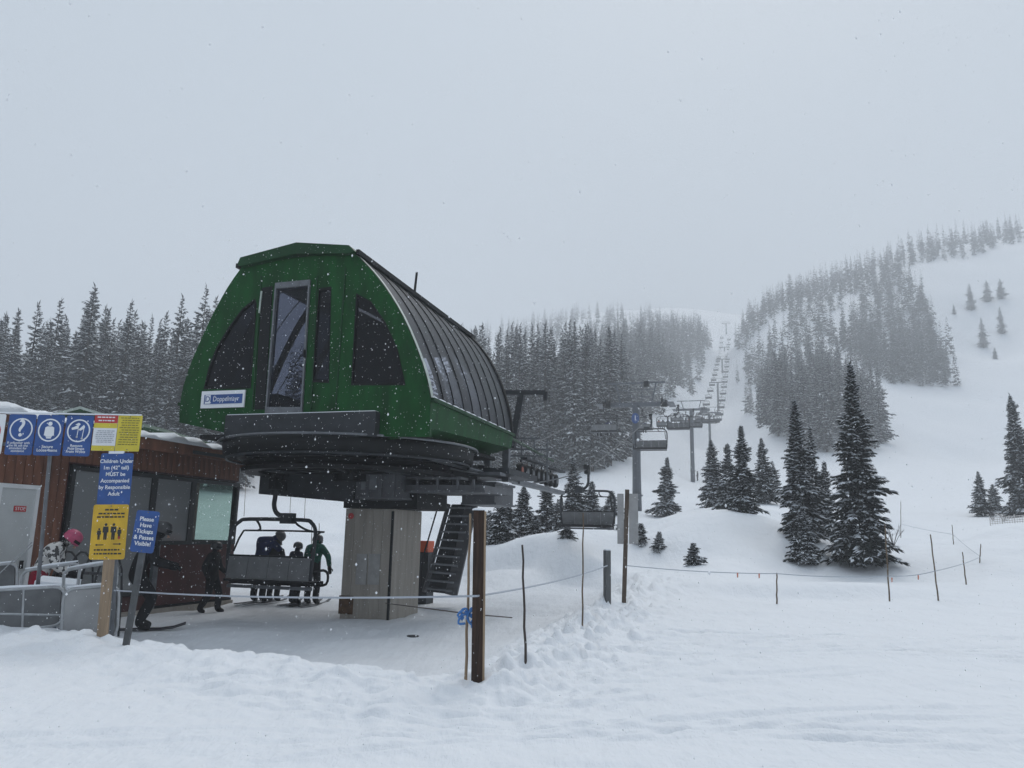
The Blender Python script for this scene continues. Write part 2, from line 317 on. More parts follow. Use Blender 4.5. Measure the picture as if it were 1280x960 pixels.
def terrain(x, y):
    x = np.asarray(x, float); y = np.asarray(y, float); th = np.arctan2(x, y); d = np.hypot(x, y)
    q = _uv(th, np.maximum(d, 1.0)); out = np.zeros(len(q))
    for i in range(0, len(q), 20000):
        k = q[i:i + 20000]; r2 = ((k[:, None] - _c[None]) ** 2).sum(-1); out[i:i + 20000] = _phi(r2) @ _w[:_n] + _w[_n] + k @ _w[_n + 1:]
    z = out * (d + 25)
    bk = np.clip((np.abs(th) - 0.95) / 0.9, 0, 1); z = z * (1 - bk * bk * (3 - 2 * bk)) 
    z = np.where(d < 10, z * 0.2, z * (0.2 + 0.8 * np.clip((d - 10) / 8, 0, 1)))
    packed = np.zeros(len(d)); near = d < 60
    if near.any():
        xn, yn = x[near], y[near]; e = seg_dist(xn, yn, EDGE); pin = inside(xn, yn, LPOLY); full = np.minimum(seg_dist(xn, yn, np.concatenate([LPOLY, LPOLY[:1]])), 50)
        m = np.clip(full / 2.2, 0, 1) * pin; m = m * m * (3 - 2 * m)
        zn = z[near] * (1 - m) + (-0.5 + 0.05 * fbm(xn * .4, yn * .4, 2, 31)) * m
        lump = fbm(xn * 1.5, yn * 1.5, 4, 5)
        zn += np.exp(-(e / 0.75) ** 2) * (0.08 + 0.15 * np.maximum(lump, -.15)) * np.where(pin, .8, 1)
        rough = np.exp(-(e / 1.8) ** 2) * (~pin)
        zn += rough * 0.10 * fbm(xn * 3.1, yn * 3.1, 3, 9)
        rt_side = np.clip((xn + 1.5) / 2.5, .25, 1); zn += np.exp(-(e / 1.1) ** 2) * rt_side * 0.34 * np.maximum(0, fbm(xn * 4.2, yn * 4.2, 4, 77) - .06)
        z[near] = zn; packed[near] = m
    for mx_, my_, sx_, sy_, mh in MOUNDS: z += mh * np.exp(-((x - mx_) / sx_) ** 2 - ((y - my_) / sy_) ** 2)
    nr_ = (d < 24) & (y > 1)
    if nr_.any():
        xt, yt = x[nr_], y[nr_]; g_ = np.zeros(len(xt))
        for x0, y0, m_, c_, ln, k_ in TRACKS:
            u_ = xt - x0; fa = np.clip((ln - np.abs(u_)) / 1.2, 0, 1); f_ = (yt - y0 - m_ * u_ - c_ * u_ * u_) / np.sqrt(1 + (m_ + 2 * c_ * u_) ** 2)
            for o_ in (-.16, .16): q_ = np.abs(f_ - o_); g_ += fa * k_ * (-.036 * np.exp(-(q_ / .05) ** 2) + .018 * np.exp(-((q_ - .09) / .04) ** 2))
        z[nr_] += g_ * (1 - packed[nr_])
    far = np.clip((d - 22) / 20, 0, 1) * np.clip((90 - d) / 40, 0, 1)
    z += far * 0.9 * fbm(x * 0.16, y * 0.16, 3, 17) + np.clip((d - 100) / 100, 0, 1) * 4.0 * fbm(x * 0.02, y * 0.02, 3, 23)
    z += 0.075 * fbm(x * 0.6, y * 0.9, 3, 3) * np.clip(30 / (d + 1), 0, 1) + 0.022 * fbm(x * 4, y * 4, 3, 4) * np.clip(10 / (d + 1), 0, 1) * (1 - .6 * packed)
    return z, packed
def hz(x, y): return float(terrain(np.array([x]), np.array([y]))[0][0])
def gpt(px, d, py=640):                             # on the snow in that direction, d metres out
    P = at(px, py, d); return np.array([P[0], P[1], hz(P[0], P[1])])
def gray(px, py):                                   # where that pixel's ray meets the snow
    dr = ray(px, py); ts = np.geomspace(3, 400, 500); pts = CAM + dr * ts[:, None]
    zz = terrain(pts[:, 0], pts[:, 1])[0]; k = int(np.argmax(pts[:, 2] < zz)); p = pts[max(k, 1)]; return np.array([p[0], p[1], hz(p[0], p[1])])

def make_ground():
    rad = np.concatenate([np.geomspace(1, 5, 80)[:-1], np.geomspace(5, 17, 250)[:-1], np.geomspace(17, 60, 150)[:-1], np.geomspace(60, 1150, 190)])
    th = np.concatenate([np.linspace(-math.pi, -0.8, 60)[:-1], np.linspace(-0.8, 0.8, 560), np.linspace(0.8, math.pi, 60)[1:-1]])
    RR, TT = np.meshgrid(rad, th, indexing='ij'); x = (RR * np.sin(TT)).ravel(); y = (RR * np.cos(TT)).ravel()
    z, pk = terrain(x, y); nr, na = RR.shape
    co = np.concatenate([np.stack([x, y, z], 1), [[0, 0, hz(0.01, 0.01)]]])
    i, j = np.meshgrid(np.arange(nr - 1), np.arange(na), indexing='ij'); j2 = (j + 1) % na
    q = np.stack([i * na + j, i * na + j2, (i + 1) * na + j2, (i + 1) * na + j], -1).reshape(-1, 4)[:, ::-1]
    c = len(co) - 1; tri = np.stack([np.full(na, c), np.arange(na), (np.arange(na) + 1) % na], 1)[:, ::-1]
    me = bpy.data.meshes.new('snow_ground'); me.vertices.add(len(co)); me.vertices.foreach_set('co', co.ravel())
    nl = q.size + tri.size; me.loops.add(nl); me.loops.foreach_set('vertex_index', np.concatenate([q.ravel(), tri.ravel()]))
    me.polygons.add(len(q) + len(tri))
    me.polygons.foreach_set('loop_start', np.concatenate([np.arange(len(q)) * 4, q.size + np.arange(len(tri)) * 3]))
    me.update(calc_edges=True); me.polygons.foreach_set('use_smooth', np.ones(len(q) + len(tri), bool))
    a = me.attributes.new('packed', 'FLOAT', 'POINT'); a.data.foreach_set('value', np.concatenate([pk, [0]]))
    me.materials.append(M_GROUND); return tag(link('snow_ground', me), kind='structure')
make_ground()

# ------------------------------------------------------------------ the lift terminal
def smooth(pts, k=4):
    P = [np.array(p, float) for p in pts]; out = []
    for i in range(len(P) - 1):
        a, b, c, d = P[max(i - 1, 0)], P[i], P[i + 1], P[min(i + 2, len(P) - 1)]
        for j in range(k):
            t = j / k; out.append(tuple(0.5 * (2 * b + (c - a) * t + (2 * a - 5 * b + 4 * c - d) * t * t + (3 * b - a - 3 * c + d) * t ** 3)))
    return out + [tuple(P[-1])]
SF = -3.8
T = empty('lift_terminal', LO, -AZ, 'green barrel-roofed chairlift terminal with dark curved glass sides on one concrete pillar', 'lift terminal')
fr = lambda px, py, s=SF: tuple(pl_s(px, py, s))
LP = smooth([fr(*q) for q in ((224, 528), (225, 505), (230, 480), (241, 448), (262, 401), (284, 360), (305, 330))], 3)
RP = smooth([fr(*q) for q in ((440, 314), (458, 331), (480, 358), (503, 396), (522, 440), (533, 474), (538, 499))], 3)
outer = [fr(282, 541), fr(400, 545)] + [fr(537, 546)] + RP[::-1] + LP[::-1]
W1 = [fr(*q) for q in ((255.6, 485), (262, 459), (272, 434), (286, 411), (303, 387), (318, 375), (320, 381), (313, 484))]
W2 = [fr(*q) for q in ((391, 476), (399, 362), (414, 360), (411, 477))]
W3 = [fr(*q) for q in ((440, 480), (446, 368), (464, 378), (481, 404), (496, 436), (506, 480))]
DO = [fr(*q) for q in ((333.5, 514), (346, 357), (388, 353), (378, 514))]
fpl = lambda dy: (lambda u, v, h: (u, SF + dy + h, v))
wall = MB().prism(outer, fpl(0), 0.08, 0, [W1, W2, W3, DO]).build('front_wall', M_GREEN, T)
def inset(poly, d):
    c = np.mean(poly, 0); return [tuple(c + (np.array(p) - c) * (1 - d / np.linalg.norm(np.array(p) - c))) for p in poly]
for nm, pw in (('window', W1), ('window', W2), ('window', W3)):
    f = MB().prism(inset(pw, -0.03), fpl(-0.012), 0.1, 0, [inset(pw, 0.03)]).build(nm, M_BLACK, T)
    MB().prism(inset(pw, 0.025), fpl(0.03), 0.012).build('pane', M_DGLASS, f)
dr = MB().prism(inset(DO, -0.05), fpl(-0.05), 0.14, 0, [inset(DO, 0.085)]).build('door', M_STEEL, T)
MB().prism(inset(DO, 0.08), fpl(0.02), 0.012).build('pane', glass('door_glass', (0.66, 0.68, 0.74), 0.18, (0.03, 0.03, 0.035), 0.08), dr)
MB().box((DO[3][0] - 0.0, SF - 0.08, (DO[0][1] + DO[2][1]) / 2 - 0.2), (0.03, 0.05, 0.16)).build('door_handle', M_BLACK, dr)
MB().prism([fr(*q) for q in ((318.5, 512), (328, 360), (341, 358), (331, 512))], fpl(-0.018), 0.012).build('recess_shade_plate', M_DARK, T)  # flat dark plate on the wall, colouring in the shade of an open gap
MB().tube([(fr(329, 365)[0], SF - .06, fr(329, 365)[1]), (fr(326, 392)[0], SF - .06, fr(326, 392)[1])], .02, 6).build('conduit', M_PALE, T)
rv = MB().lathe([(0, -.014), (.016, -.01), (.018, 0)], 6, axis='y').mesh('rivet', M_GREEN2)
for prof in (LP, RP):
    for i in range(1, len(prof) - 1):
        c_ = np.array([-.1, 5.2]); p_ = np.array(prof[i]); n_ = (c_ - p_) / np.linalg.norm(c_ - p_); q_ = p_ + n_ * .13; link('rivet', rv, T, (q_[0], SF, q_[1]))
# wall joints
for px0, px1, y0, y1 in ((316, 327, 512, 345), (389, 397, 512, 345), (419, 432, 520, 335)):
    a, b = fr(px0, y0), fr(px1, y1); MB().bar((a[0], SF - .012, a[1]), (b[0], SF - .012, b[1]), .03, .02).build('wall_seam', M_GREEN2, T)
sr = lambda z: 1.75 + max(0, (z - 4.0)) / 3.4 * 1.7     # raked rear end
NPAN = 9
def strip(prof, s0f, s1f, off=0.0):
    m = MB(); n = len(prof); vs = []
    for t, z in prof: vs += [(t + off, s0f(z), z), (t + off, s1f(z), z)]
    return m.add(vs, [(2 * i, 2 * i + 1, 2 * i + 3, 2 * i + 2) for i in range(n - 1)])
for side, prof in ((1, RP), (-1, LP[3:])):
    for k in range(NPAN):
        a, b = k / NPAN, (k + 1) / NPAN
        f0 = lambda z, a=a: SF + .1 + (sr(z) - SF - .1) * a; f1 = lambda z, b=b: SF + .1 + (sr(z) - SF - .1) * b
        strip(prof, f0, f1).build('glass_panel', M_GLASS, T, True)
        if k: MB().tube([(t + side * .012, f0(z), z) for t, z in prof], .013, 5).build('panel_rib', M_BLACK, T, True)
    MB().tube([(t + side * .02, sr(z), z) for t, z in prof], .05, 6).build('rear_edge_trim', M_DARK, T, True)
# pale front edge strip where snow sticks
e = MB(); vs = []
for t, z in RP: vs += [(t + .015, SF + .02, z + .012), (t + .015, SF + .16, z + .012)]
e.add(vs, [(2 * i, 2 * i + 1, 2 * i + 3, 2 * i + 2) for i in range(len(RP) - 1)]).build('front_edge_trim', M_PALE, T, True)
# skirts
for prof_pt, side in ((RP[-1], 1), (LP[0], -1)):
    t0, z0 = prof_pt; y1 = sr(4) + .1
    zb0, zb1 = (3.5, 3.72) if side > 0 else (3.75, 3.75)
    if side < 0: z0 = LP[3][1]
    vs = [(t0 + side * .03, SF, z0), (t0 + side * .03, y1, z0), (t0 - side * .02, y1, zb1), (t0 - side * .02, SF, zb0), (t0 - side * .9, y1, zb1 - .25), (t0 - side * .9, SF, zb0 - .2)]
    MB().add(vs, [(0, 1, 2, 3), (3, 2, 4, 5)]).build('side_skirt', M_GREEN, T)
    MB().bar((t0 + side * .05, SF, z0), (t0 + side * .05, y1, z0), .07, .07).build('sill_rail', M_GREEN2, T)
sn_ = MB()
for k in range(14):
    y_ = SF + .1 + 5.4 * k / 14 + .1 * math.sin(k * 3.1); l_ = .14 + .12 * abs(math.sin(k * 1.7)); sn_.lathe([(0, -l_), (.022, -l_ * .5), (.026, 0), (.02, l_ * .6), (0, l_)], 6, (RP[-1][0] + .06, y_, RP[-1][1] + .04), axis='y')
tag(sn_.build('lodged_snow', M_TSNOW, T, True), kind='stuff')
# roof cap
lt, rt = LP[-1], RP[0]; mid = fr(375, 306)
yo = SF - .15; yr = sr(7.4) + .15
cap = [(lt[0] - .06, lt[1] - .05), (lt[0] - .0, lt[1] + .1), (mid[0], mid[1] + .0), (rt[0] + .0, rt[1] + .08), (rt[0] + .14, rt[1] - .06), (rt[0], rt[1] - .1), (mid[0], mid[1] - .26), (lt[0], lt[1] - .1)]
MB().prism(cap, lambda u, v, h: (u, yo + h, v), yr - yo).build('roof_cap', M_GREEN2, T)
for tt, zz in ((rt[0] + .16, rt[1] - .04), (lt[0] - .14, lt[1] - .04)):
    MB().bar((tt, yo + .1, zz), (tt, yr, zz), .07, .1).build('gutter_rail', M_DARK, T)
an = pl_t(517, 372, .45); MB().tube([(.45, an[0], mid[1] - .2), (.5, an[0] + .02, mid[1] + .68)], [.035, .03], 6).build('antenna', M_BLACK, T)
# floor, rear wall, inner arches, machinery
MB().box((-.15, -1.0, 3.42), (5.0, 5.4, .08)).build('floor_plate', M_DARK, T)
rw = [(RP[-1][0], RP[-1][1])] + [p for p in RP[::-1]] + [p for p in LP[:2:-1]]
MB().prism(rw, lambda u, v, h: (u, sr(v) - .02 + h, v), .05, 0, [[(-2.2, 4.2), (2.0, 4.2), (1.5, 5.6), (.6, 6.6), (-1.0, 6.6), (-1.9, 5.6)]]).build('rear_wall', M_GREEN2, T)
for s_ in (-2.6, -1.0, .6):
    for prof, sd in ((RP, -1), (LP[3:], 1)):
        MB().tube([(t + sd * .16, s_, z) for t, z in prof], .085, 6).build('inner_arch', M_BLACK, T, True)
    MB().bar((lt[0], s_, lt[1] - .2), (rt[0], s_, rt[1] - .2), .14, .14).build('arch_tie', M_BLACK, T)
mc = MB().box((.1, -.4, 4.1), (1.5, 2.6, 1.2)).box((1.3, -1.6, 4.0), (.8, 1.3, .9)).box((1.25, -2.9, 4.75), (1.1, .5, 2.1)).box((-1.7, -2.2, 4.0), (.9, 1.6, .9)).box((.55, -3.0, 4.9), (.25, .5, 2.4))
mc.lathe([(0, 4.7), (.5, 4.7), (.5, 5.4), (.3, 5.5), (0, 5.5)], 16, (.1, .2, 0)).build('drive_machinery', M_BLACK, T)
a, b = pl_s(447, 386, -2.4), pl_s(474, 399, -2.4)
MB().tube([(a[0], -2.5, a[1]), (b[0], -2.2, b[1])], .03, 6).build('strip_light', mat('strip_light', (.8, .8, .8), emit=((1, .95, .88), 1.6)), T)
a, b = pl_s(406, 361, -2.4), pl_s(415, 367, -2.4)
MB().tube([(a[0], -2.5, a[1]), (b[0], -2.2, b[1])], .022, 6).build('strip_light', MATS['strip_light'], T)
# maker's sign on the front wall
q = [fr(*p) for p in ((254.5, 489.5), (308, 488.5), (305, 509), (253, 510.5))]
c = np.mean(q, 0); wS = (q[1][0] - q[0][0]); hS = (q[0][1] - q[3][1])
sg = MB().box((c[0], SF - .03, c[1]), (wS, .04, hS)).build('name_board', M_SWHITE, T)
MB().box((c[0] + .02, SF - .056, c[1]), (wS * .88, .012, hS * .55)).build('blue_band', M_BLUE, sg)
text('lettering', 'Doppelmayr', .155, sg, (c[0] + .1, SF - .066, c[1]), M_SWHITE, width=wS * .6)
lg = MB().box((c[0] - wS * .33, SF - .066, c[1]), (.13, .008, hS * .5)).build('emblem', M_SWHITE, sg)
text('emblem_letter', 'D', .17, sg, (c[0] - wS * .33, SF - .072, c[1]), M_BLUE, bold=.004)
# grey apron box under the door
p0, p1 = fr(282, 519, SF - .2), fr(468, 545, SF - .2)
MB().box(((p0[0] + p1[0]) / 2, SF - .1, (p0[1] + p1[1]) / 2), (p1[0] - p0[0], .2, p0[1] - p1[1])).build('apron_box', M_STEELD, T)
MB().box(((p0[0] + p1[0]) / 2, SF - .1, p0[1] + .008), (p1[0] - p0[0] - .06, .18, .016)).build('apron_snow', M_TSNOW, T)
# bullwheel and guide ring
RC = (-.12, -1.55, 0)
MB().lathe([(2.5, 3.02), (2.82, 3.06), (2.86, 3.3), (2.7, 3.4), (2.4, 3.38), (2.38, 3.05)], 64, RC, closed=True).build('guide_ring', M_DARK, T, True)
MB().tube([(RC[0] + 2.93 * math.cos(2 * math.pi * i / 72), RC[1] + 2.93 * math.sin(2 * math.pi * i / 72), 3.36) for i in range(72)], .028, 6, closed=True).build('guide_rail', M_STEEL, T, True)
MB().tube([(RC[0] + 2.75 * math.cos(2 * math.pi * i / 72), RC[1] + 2.75 * math.sin(2 * math.pi * i / 72), 3.0) for i in range(72)], .03, 6, closed=True).build('lower_rail', M_STEELD, T, True)
bw = MB().lathe([(2.05, 2.74), (2.4, 2.72), (2.42, 2.8), (2.3, 2.86), (2.42, 2.94), (2.05, 2.96)], 56, RC, closed=True).lathe([(0, 2.6), (.4, 2.6), (.4, 3.3), (0, 3.3)], 20, RC)
bw = bw.build('bullwheel', M_BLACK, T)
for k in range(10):
    a = 2 * math.pi * k / 10; MB().bar((RC[0] + .35 * math.cos(a), RC[1] + .35 * math.sin(a), 2.85), (RC[0] + 2.1 * math.cos(a), RC[1] + 2.1 * math.sin(a), 2.85), .12, .16).build('spoke', M_DARK, bw)
for k in range(26):                                   # drive tyres round the ring
    a = math.pi * (.98 + 1.04 * k / 25); MB().lathe([(.05, -.05), (.2, -.06), (.22, 0), (.2, .06), (.05, .05)], 12, (0, 0, 0), closed=True, axis='x').build('ring_tyre', M_BLACK, T, True, (RC[0] + 2.55 * math.cos(a), RC[1] + 2.55 * math.sin(a), 3.22), (0, 0, a))
# chassis
def pbox(name, x0, y0, x1, y1, s, depth, m, slant=0.0):
    a, b = pl_s(x0, y0, s), pl_s(x1, y1, s); lo, hi = min(a[1], b[1]), max(a[1], b[1])
    vs = [(a[0], s, lo + slant), (b[0], s, lo), (b[0], s, hi), (a[0], s, hi)]; vs += [(x, y + depth, z) for x, y, z in vs]
    return MB().add(vs, [(0, 1, 2, 3), (7, 6, 5, 4), (0, 4, 5, 1), (1, 5, 6, 2), (2, 6, 7, 3), (3, 7, 4, 0)]).build(name, m, T)
M_GIRD = mat('girder_grey', (.105, .11, .12), .5, .1, noise=.4, nscale=3)
pbox('loading_frame', 326, 584, 440, 628, -1.6, 2.4, M_STEELD, .18)
pbox('pillar_head', 431, 607, 521, 636, -.95, 1.9, M_DARK)
pbox('cross_girder', 446, 588, 500, 622, -1.5, .9, M_GIRD)
pbox('girder_plate', 452, 594, 470, 612, -1.53, .02, M_STEEL)
for k in range(6): MB().lathe([(0, -.02), (.025, -.02), (.025, 0), (0, 0)], 8, (pl_s(450 + k * 8, 597, -1.5)[0], -1.5, pl_s(450, 597, -1.5)[1]), axis='y').build('bolt', M_STEEL, T)
pbox('lower_flange', 470, 606, 605, 614, -1.2, 2.2, M_GIRD)
for x0, y0, x1, y1, s_, dp in ((444, 586, 502, 589, -1.56, 1.0), (444, 621, 502, 624, -1.56, 1.0), (500, 596, 576, 599, -1.25, .5), (500, 612, 606, 616, -1.27, .4), (576, 602, 620, 605, .55, 1.7), (576, 628, 620, 631, .55, 1.7), (324, 582, 442, 586, -1.66, 2.5)): pbox('flange', x0, y0, x1, y1, s_, dp, M_GIRD)
for x_ in (458, 474, 490): pbox('stiffener', x_, 589, x_ + 2.5, 621, -1.54, .05, M_GIRD)
for x_ in (520, 545, 570, 590): pbox('stiffener', x_, 599, x_ + 2.5, 612, -1.24, .05, M_GIRD)
pbox('gearbox', 505, 580, 530, 597, -1.1, .7, M_GIRD); pbox('brake_unit', 536, 577, 552, 590, -.9, .5, M_STEELD); pbox('junction_box', 470, 572, 483, 586, -1.2, .3, M_STEEL)
for k in range(5):
    a_ = pl_s(500 + k * 14, 566 + (k % 2) * 3, -.9); b_ = pl_s(512 + k * 17, 606, -.7); MB().tube(smooth([(a_[0], -.9, a_[1]), (a_[0] + .05, -.95, (a_[1] + b_[1]) / 2 - .08), (b_[0], -.7, b_[1])], 4), .022, 6).build('hose', M_BLACK, T, True)
for k in range(7):
    a_ = pl_s(455 + k * 20, 614, -1.28); MB().lathe([(0, -.02), (.022, -.02), (.022, 0), (0, 0)], 8, (a_[0], -1.28, a_[1]), axis='y').build('bolt', M_STEEL, T)
for sx_ in (-1, 1): MB().bar((sx_ * 1.3 - .1, -.6, 2.75), (sx_ * .35 - .1, -.5, 2.05), .12, .12).build('knee_brace', M_GIRD, T)
pbox('machine_bay', 485, 575, 565, 606, -.6, 1.8, M_DARK)
pbox('equipment_cabinet', 520, 566, 556, 596, -.2, 1.0, M_STEELD)
pbox('end_box', 578, 605, 618, 629, .6, 1.6, M_GIRD)
pbox('deck', 556, 585, 636, 592, .8, 2.8, M_STEELD)
pbox('ledge', 565, 590, 625, 594, .4, .5, M_STEEL)
for x0, x1, y0, y1 in ((606, 612, 552, 590), (628, 635, 560, 602), (582, 587, 560, 590)): pbox('strut', x0, y0, x1, y1, 2.0, .18, M_STEEL)
for t in (-1.5, 1.3):
    g = MB().box((t, .6, 2.95), (.12, 6.6, .34)).box((t, .6, 3.13), (.3, 6.6, .04)).box((t, .6, 2.77), (.3, 6.6, .04)).build('girder', M_STEELD, T)
for s_ in (-2.6, -1.0, .6, 2.2): MB().box((-.1, s_, 3.2), (4.4, .16, .2)).build('cross_beam', M_STEELD, T)
MB().tube([(2.15, -2.2, 3.05), (2.3, .5, 3.0), (2.35, 2.2, 2.95), (2.4, 5.5, 2.92)], .05, 6).build('running_rail', M_STEEL, T)
MB().tube([(-2.35, -2.2, 3.05), (-2.4, .5, 3.0), (-2.42, 2.2, 2.95), (-2.45, 6.5, 2.92)], .05, 6).build('running_rail', M_STEEL, T)
# tyre conveyor beyond the hood
a, b = pl_t(650, 588, 2.35), pl_t(694, 588, 2.35)
tm = MB().lathe([(.1, -.07), (.2, -.08), (.235, -.04), (.235, .04), (.2, .08), (.1, .07)], 18, closed=True, axis='x').mesh('tyre', M_BLACK, True)
hm = MB().lathe([(0, -.085), (.11, -.085), (.11, .085), (0, .085)], 14, axis='x').mesh('hub', mat('hub_red', (.3, .08, .05), .5))
hm2 = MB().lathe([(0, -.085), (.11, -.085), (.11, .085), (0, .085)], 14, axis='x').mesh('hub', M_STEEL)
for k in range(8):
    y = a[0] + (b[0] - a[0]) * k / 7; ty = link('conveyor_tyre', tm, T, (2.35, y, a[1])); link('hub', hm if k == 0 else hm2, ty)
MB().box((2.35, (a[0] + b[0]) / 2 + .3, a[1] - .36), (.25, b[0] - a[0] + 1.4, .12)).build('conveyor_beam', M_STEEL, T)
MB().box((2.55, (a[0] + b[0]) / 2, a[1] + .33), (.2, b[0] - a[0] + .6, .06)).build('conveyor_rail', M_STEELD, T)
for k in range(4):
    y = a[0] + (b[0] - a[0]) * (k + .2) / 3.6; MB().box((2.3, y, a[1] + .16), (.05, .05, .34)).box((2.1, y, a[1]), (.4, .05, .05)).build('tyre_bracket', M_STEELD, T)
pA, pB = pl_t(636, 546, 2.7), pl_t(692, 577, 2.35)
MB().tube([(2.7, pA[0], pA[1]), (2.35, pB[0], pB[1])], .035, 6).build('stay_rod', M_GREEN2, T)
# maintenance gantry
s_ = 5.6; p0, p1, p2 = pl_s(628, 491, s_), pl_s(682, 491, s_), pl_s(640, 560, s_); pk = pl_s(652, 494, s_)
g = MB().bar((p0[0], s_, p0[1]), (p1[0], s_, p1[1]), .16, .14).bar((p2[0], s_, p2[1]), (pk[0], s_, pk[1]), .2, .2).box((p1[0], s_, p1[1] - .12), (.12, .12, .28)).build('gantry', M_STEELD, T)
for y_ in (548, 562, 570): 
    a_, b_ = pl_s(636, y_, s_), pl_s(690 if y_ > 550 else 676, y_, s_); MB().bar((a_[0], s_, a_[1]), (b_[0], s_, b_[1]), .05, .05).build('handrail', M_STEEL, T)
for x_ in (652, 668, 684):
    a_, b_ = pl_s(x_, 550, s_), pl_s(x_, 603, s_); MB().bar((a_[0], s_, a_[1]), (b_[0], s_, b_[1]), .045, .045).build('handrail_post', M_STEEL, T)
# pillar: front slab and deeper right-hand slab with the joint between
t0 = pl_s(425, 766, -.95)[0]; t1 = pl_s(485, 768, -.95)[0]; s1 = pl_t(522, 757, t1)[0]; zt = pl_s(470, 636, -.95)[1]
PL = MB().box(((t0 + t1) / 2, (s1 - .95) / 2, (zt - .7) / 2), (t1 - t0, s1 + .95, zt + .7)).build('pillar', M_CONC, T)
tw = (t1 - t0)
for k in range(9):                                    # board-marked strips proud of the faces
    if k < 5:
        w_ = tw / 5; MB().box((t0 + w_ * (k + .5), -.955, (zt - .7) / 2), (w_ - .008, .012, zt + .66)).build('board_strip', M_CONC, PL)
    else:
        L_ = (s1 + .95) / 4; j = k - 5; MB().box((t1 + .003, -.95 + L_ * (j + .5), (zt - .7) / 2), (.012, L_ - .008, zt + .66)).build('board_strip', M_CONC, PL)
MB().box((t1 + .002, -.952, (zt - .7) / 2), (.05, .05, zt + .6)).build('corner_joint', M_DARK, PL)
def pplate(x0, y0, x1, y1, m, nm, off=.02):
    a, b = pl_s(x0, y0, -.95), pl_s(x1, y1, -.95); MB().box(((a[0] + b[0]) / 2, -.955 - off, (a[1] + b[1]) / 2), (b[0] - a[0], .02, a[1] - b[1])).build(nm, m, PL)
pplate(447, 692, 458, 731, M_CONC2, 'patch'); pplate(462, 692, 474, 731, M_CONC2, 'patch'); pplate(425, 744, 441, 768, M_RUST, 'rusty_base')
a = pl_s(440, 645, -.95); MB().lathe([(0, -.02), (.07, -.02), (.07, 0)], 14, (a[0], -.985, a[1]), axis='y').build('red_marker', M_SRED, PL)
# access stair
Y_ = 21.6
def cam2loc(P): q = np.array(P) - LO; return (q @ LB, q @ LA, q[2])
st = MB()
bl, br, tl, tr = [cam2loc(at(*p, Y_)) for p in ((530, 740), (564, 744), (561, 630), (590, 630))]
stair = MB().bar(bl, tl, .05, .2).bar(br, tr, .34, .09).build('stair', M_GIRD, T)
MB().add([np.array(q_) + np.array([0, .22, 0]) for q_ in (bl, br, tr, tl)] + [np.array(q_) + np.array([0, .24, 0]) for q_ in (bl, br, tr, tl)], [(0, 1, 2, 3), (7, 6, 5, 4), (0, 4, 5, 1), (1, 5, 6, 2), (2, 6, 7, 3), (3, 7, 4, 0)]).build('riser_screen', M_STEELD, stair)
for k in range(11):
    f_ = (k + .5) / 11; a = np.array(bl) * (1 - f_) + np.array(tl) * f_; b = np.array(br) * (1 - f_) + np.array(tr) * f_
    MB().bar(a, b, .24, .05).build('tread', M_STEEL, stair)
h1 = [np.array(bl) + (-.05, -.1, .85), np.array(tl) + (-.05, -.1, .75)]
MB().tube(h1, .022, 6).tube([np.array(bl) + (-.05, -.1, .1), h1[0]], .02, 6).build('handrail', M_DARK, stair)
for o_ in (stair,): pass

# ------------------------------------------------------------------ rope, towers, chairs
Lperp = abs((LO - CAM) @ LB); SO = (LO - CAM) @ LA
def s_of_px(px): return Lperp * FPX * cp / (920 - px) - SO
TOW = [(795, 506, 474), (864, 512, 497), (886.5, 516, 508), (897, 478, 472), (902.5, 449, 444), (905.5, 434, 430), (907.5, 404, 400)]
S9 = pl_t(734, 600, 2.45)[0]; Z9 = at(734, 660, lift(2.45, S9, 0)[1])[2] + 2.4; knots_s = [5.0, S9]; knots_z = [3.0, Z9]; towers = []
for i, (px, ya, yt) in enumerate(TOW):
    s, za = pl_t(px, ya, 0); P = lift(0, s, 0); towers.append((s, za, P)); knots_s.append(s); knots_z.append(za + .35)
knots_s.append(knots_s[-1] + 120); knots_z.append(knots_z[-1] + 40)
def rope_z(s):
    z = np.interp(s, knots_s, knots_z); k = np.searchsorted(knots_s, s)
    if 0 < k < len(knots_s):
        a, b = knots_s[k - 1], knots_s[k]; u = (s - a) / (b - a); z -= 4 * u * (1 - u) * (b - a) * .009
    return float(z)
G2 = 2.45
for sd, lb in ((1, 'steel haul rope carrying empty chairs back down to the terminal'), (-1, 'steel haul rope carrying riders uphill from the terminal')):
    ss = np.concatenate([np.linspace(5, S9, 6), *[np.linspace(knots_s[i], knots_s[i + 1], 9)[1:] for i in range(1, len(knots_s) - 1)]])
    pts = [lift(-.12 + sd * G2, -1.5, 2.9), lift(-.05 + sd * G2, 3, 2.95)] + [lift(sd * G2, s, rope_z(s)) for s in ss]
    tag(MB().tube(pts, .024, 5).build('haul_rope', M_CABLE), lb, 'cable')
ordn = ['first', 'second', 'third', 'fourth', 'fifth', 'sixth', 'seventh', 'eighth', 'ninth', 'tenth', 'eleventh', 'twelfth', 'thirteenth', 'fourteenth', 'fifteenth']
